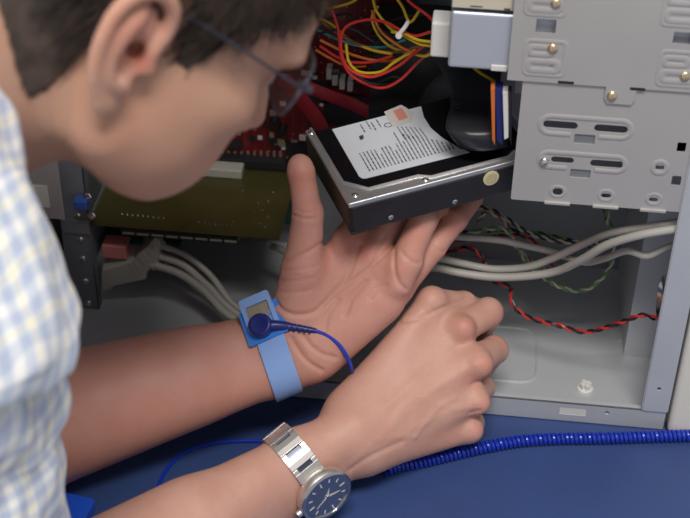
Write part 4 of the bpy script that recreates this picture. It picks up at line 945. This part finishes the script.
# ================================================================ ANTISTATIC WRIST STRAP
ws = thing('wrist_strap', 'light blue antistatic fabric wrist strap with blue buckle on the left wrist', 'wrist strap')
sn = .90*TOW+.30*imgU-.22*imgR; sn /= np.linalg.norm(sn)
pc = L_.march(264, 322, 900); pc = pc+sn*3.0
sx = (imgR*.93-imgU*-.0+imgU*.36); sx -= sn*(sx@sn); sx /= np.linalg.norm(sx); sy = np.cross(sn, sx)
sf = lambda p: tuple(pc+sx*p[0]+sy*p[1]+sn*p[2])
b = MB(); b.plate(rrect(-15.5, 16, -15, 12, 1.5), [], -2, 1.4, sf); b.build('buckle_plate', M['bluep'], ws, .8, 3)
b = MB(); b.plate(rrect(-9, 9, -4, 14, 1), [], 1.2, 2.0, sf)
b.build('metal_plate', M['gold'], ws, .2)
for i in range(7): b = MB(); b.box((-7.5+i*2.2, 1, 2.0), (-6.5+i*2.2, 12.5, 2.5), sf); b.build('plate_rib', M['gold'], ws)
b = MB(); b.plate(rrect(-12, 11.5, -6, 20, 2), [rrect(-8.8, 8.6, -7+2, 13, 1)], 1.3, 4.2, sf); b.build('fabric_loop', M['lightblue'], ws, .9, 3)
b = MB()
# webbing ring round the wrist
bc = LW+lax*2; bd = lax; nn_ = 72; vs = []
bn = ln_; bw = lw
g1_ = girth(L_, bc-bd*10.5, bn, bw); g2_ = girth(L_, bc+bd*10.5, bn, bw); GT = g1_[0]; GR = [g1_[1], g2_[1]]
for j in range(nn_):
    t = 2*pi*j/nn_
    for oo in (0.6, 2.4):
        for yy in (-10.5, 10.5): d_ = bn*cos(t)+bw*sin(t); vs.append(bc+bd*yy+d_*(np.interp(t, GT, GR[0 if yy < 0 else 1])+oo))
fs = []
for j in range(nn_):
    a = j*4; c = ((j+1) % nn_)*4; fs += [(a, a+1, c+1, c), (a+2, c+2, c+3, a+3), (a, c, c+2, a+2), (a+1, a+3, c+3, c+1)]
b.add(vs, fs, False); b.build('webbing', M['lightblue'], ws, .5)
rebase(ws, LW)
# snap lead
sc_ = thing('grounding_cord', 'dark blue snap and cord running from the wrist strap into the blue coil', 'cord')
s0 = np.array(sf((-2.5, -4.5, 0)))
sp_ = atd(261, 326, 900); v_ = ray(261, 326); t_ = ((pc+sn*4.4-CAM)@sn)/(v_@sn); s0 = CAM+v_*t_
b = MB(); b.lathe(s0, sn, [(-2, 7.5), (-.5, 8.8), (3.5, 8.8), (5, 8), (5.4, 7), (5.0, 5.6), (5.0, .1)], 28); b.build('snap', M['navy'], sc_)
d0 = proj(s0)[2]; b = MB(); pts = spline([atd(268, 326, d0-1), atd(278, 325.5, d0-1), atd(296, 327.5, d0+1), atd(316, 331, d0+2)], 6); b.tube(pts, list(np.linspace(4.6, 2.0, len(pts))), 10)
for i in range(6): p = atd(283+i*5.2, 326+i*.8, d0); b.tube([p, atd(285+i*5.2, 326.3+i*.8, d0)], 3.6-i*.2, 10)
b.build('strain_relief', M['navy'], sc_)
b = MB(); b.tube(spline([atd(312, 330, d0+2), atd(326, 335, d0+2), atd(338, 344, d0+2), atd(347, 357, d0+6), atd(352, 372, d0+18), at(352, 395, 2, 26), at(352, 425, 2, 9), at(365, 445, 2, 2.5), at(385, 458, 2, 3), at(400, 465, 2, 5)], 10), 1.55, 8); b.build('cord', M['blue'], sc_)
b = MB(); b.tube(spline([at(400, 466, 2, 5), at(370, 462, 2, 2), at(345, 452, 2, 1.8), at(315, 445, 2, 1.8), at(262, 441, 2, 1.8), at(215, 443, 2, 1.8), at(186, 452, 2, 1.8), at(166, 470, 2, 1.8), at(156, 496, 2, 1.8), at(154, 530, 2, 1.8), at(135, 560, 2, 1.8), at(100, 550, 2, 2), at(88, 530, 2, 4)], 10), 1.4, 8); b.build('cord', M['blue'], sc_)
cp = np.array(spline([at(385, 470, 2, 5), at(398, 466, 2, 5), at(420, 462, 2, 5), at(450, 455, 2, 5), at(480, 448, 2, 5), at(520, 441, 2, 5), at(560, 438.5, 2, 5), at(600, 438, 2, 5), at(650, 436.5, 2, 5), at(690, 435.5, 2, 5), at(740, 436, 2, 5), at(800, 438, 2, 5)], 16))
sg_ = np.r_[0, np.cumsum(np.linalg.norm(np.diff(cp, axis=0), axis=1))]; n = int(sg_[-1]/.28); s = np.linspace(0, sg_[-1], n)
Q = np.stack([np.interp(s, sg_, cp[:, i]) for i in range(3)], 1); T = np.gradient(Q, axis=0); T /= np.linalg.norm(T, axis=1)[:, None]; a = np.cross(T, [0, 0, 1.]); a /= np.linalg.norm(a, axis=1)[:, None]; c = np.cross(T, a); ph = 2*pi*s/3.5
b = MB(); b.tube(Q+3.4*(a*np.cos(ph)[:, None]+c*np.sin(ph)[:, None]), 1.6, 7, caps=True); b.build('coil', M['blue'], sc_)
rebase(sc_, (s0[0], s0[1], 0))
# clear blue box at the bottom edge
b = MB(); q = at(78, 512, 2, 0)
b.plate(rrect(-20, 12, -30, 8, 4), [], 0, 9, lambda p: (q[0]+p[0]*.98+p[1]*.15, q[1]+p[1]*.98-p[0]*.15, p[2])); cb = tag(b.build('blue_clip_box', M['blueclear'], bevel=1.6), 'translucent bright blue plastic piece on the mat beside the shirt', 'plastic box')
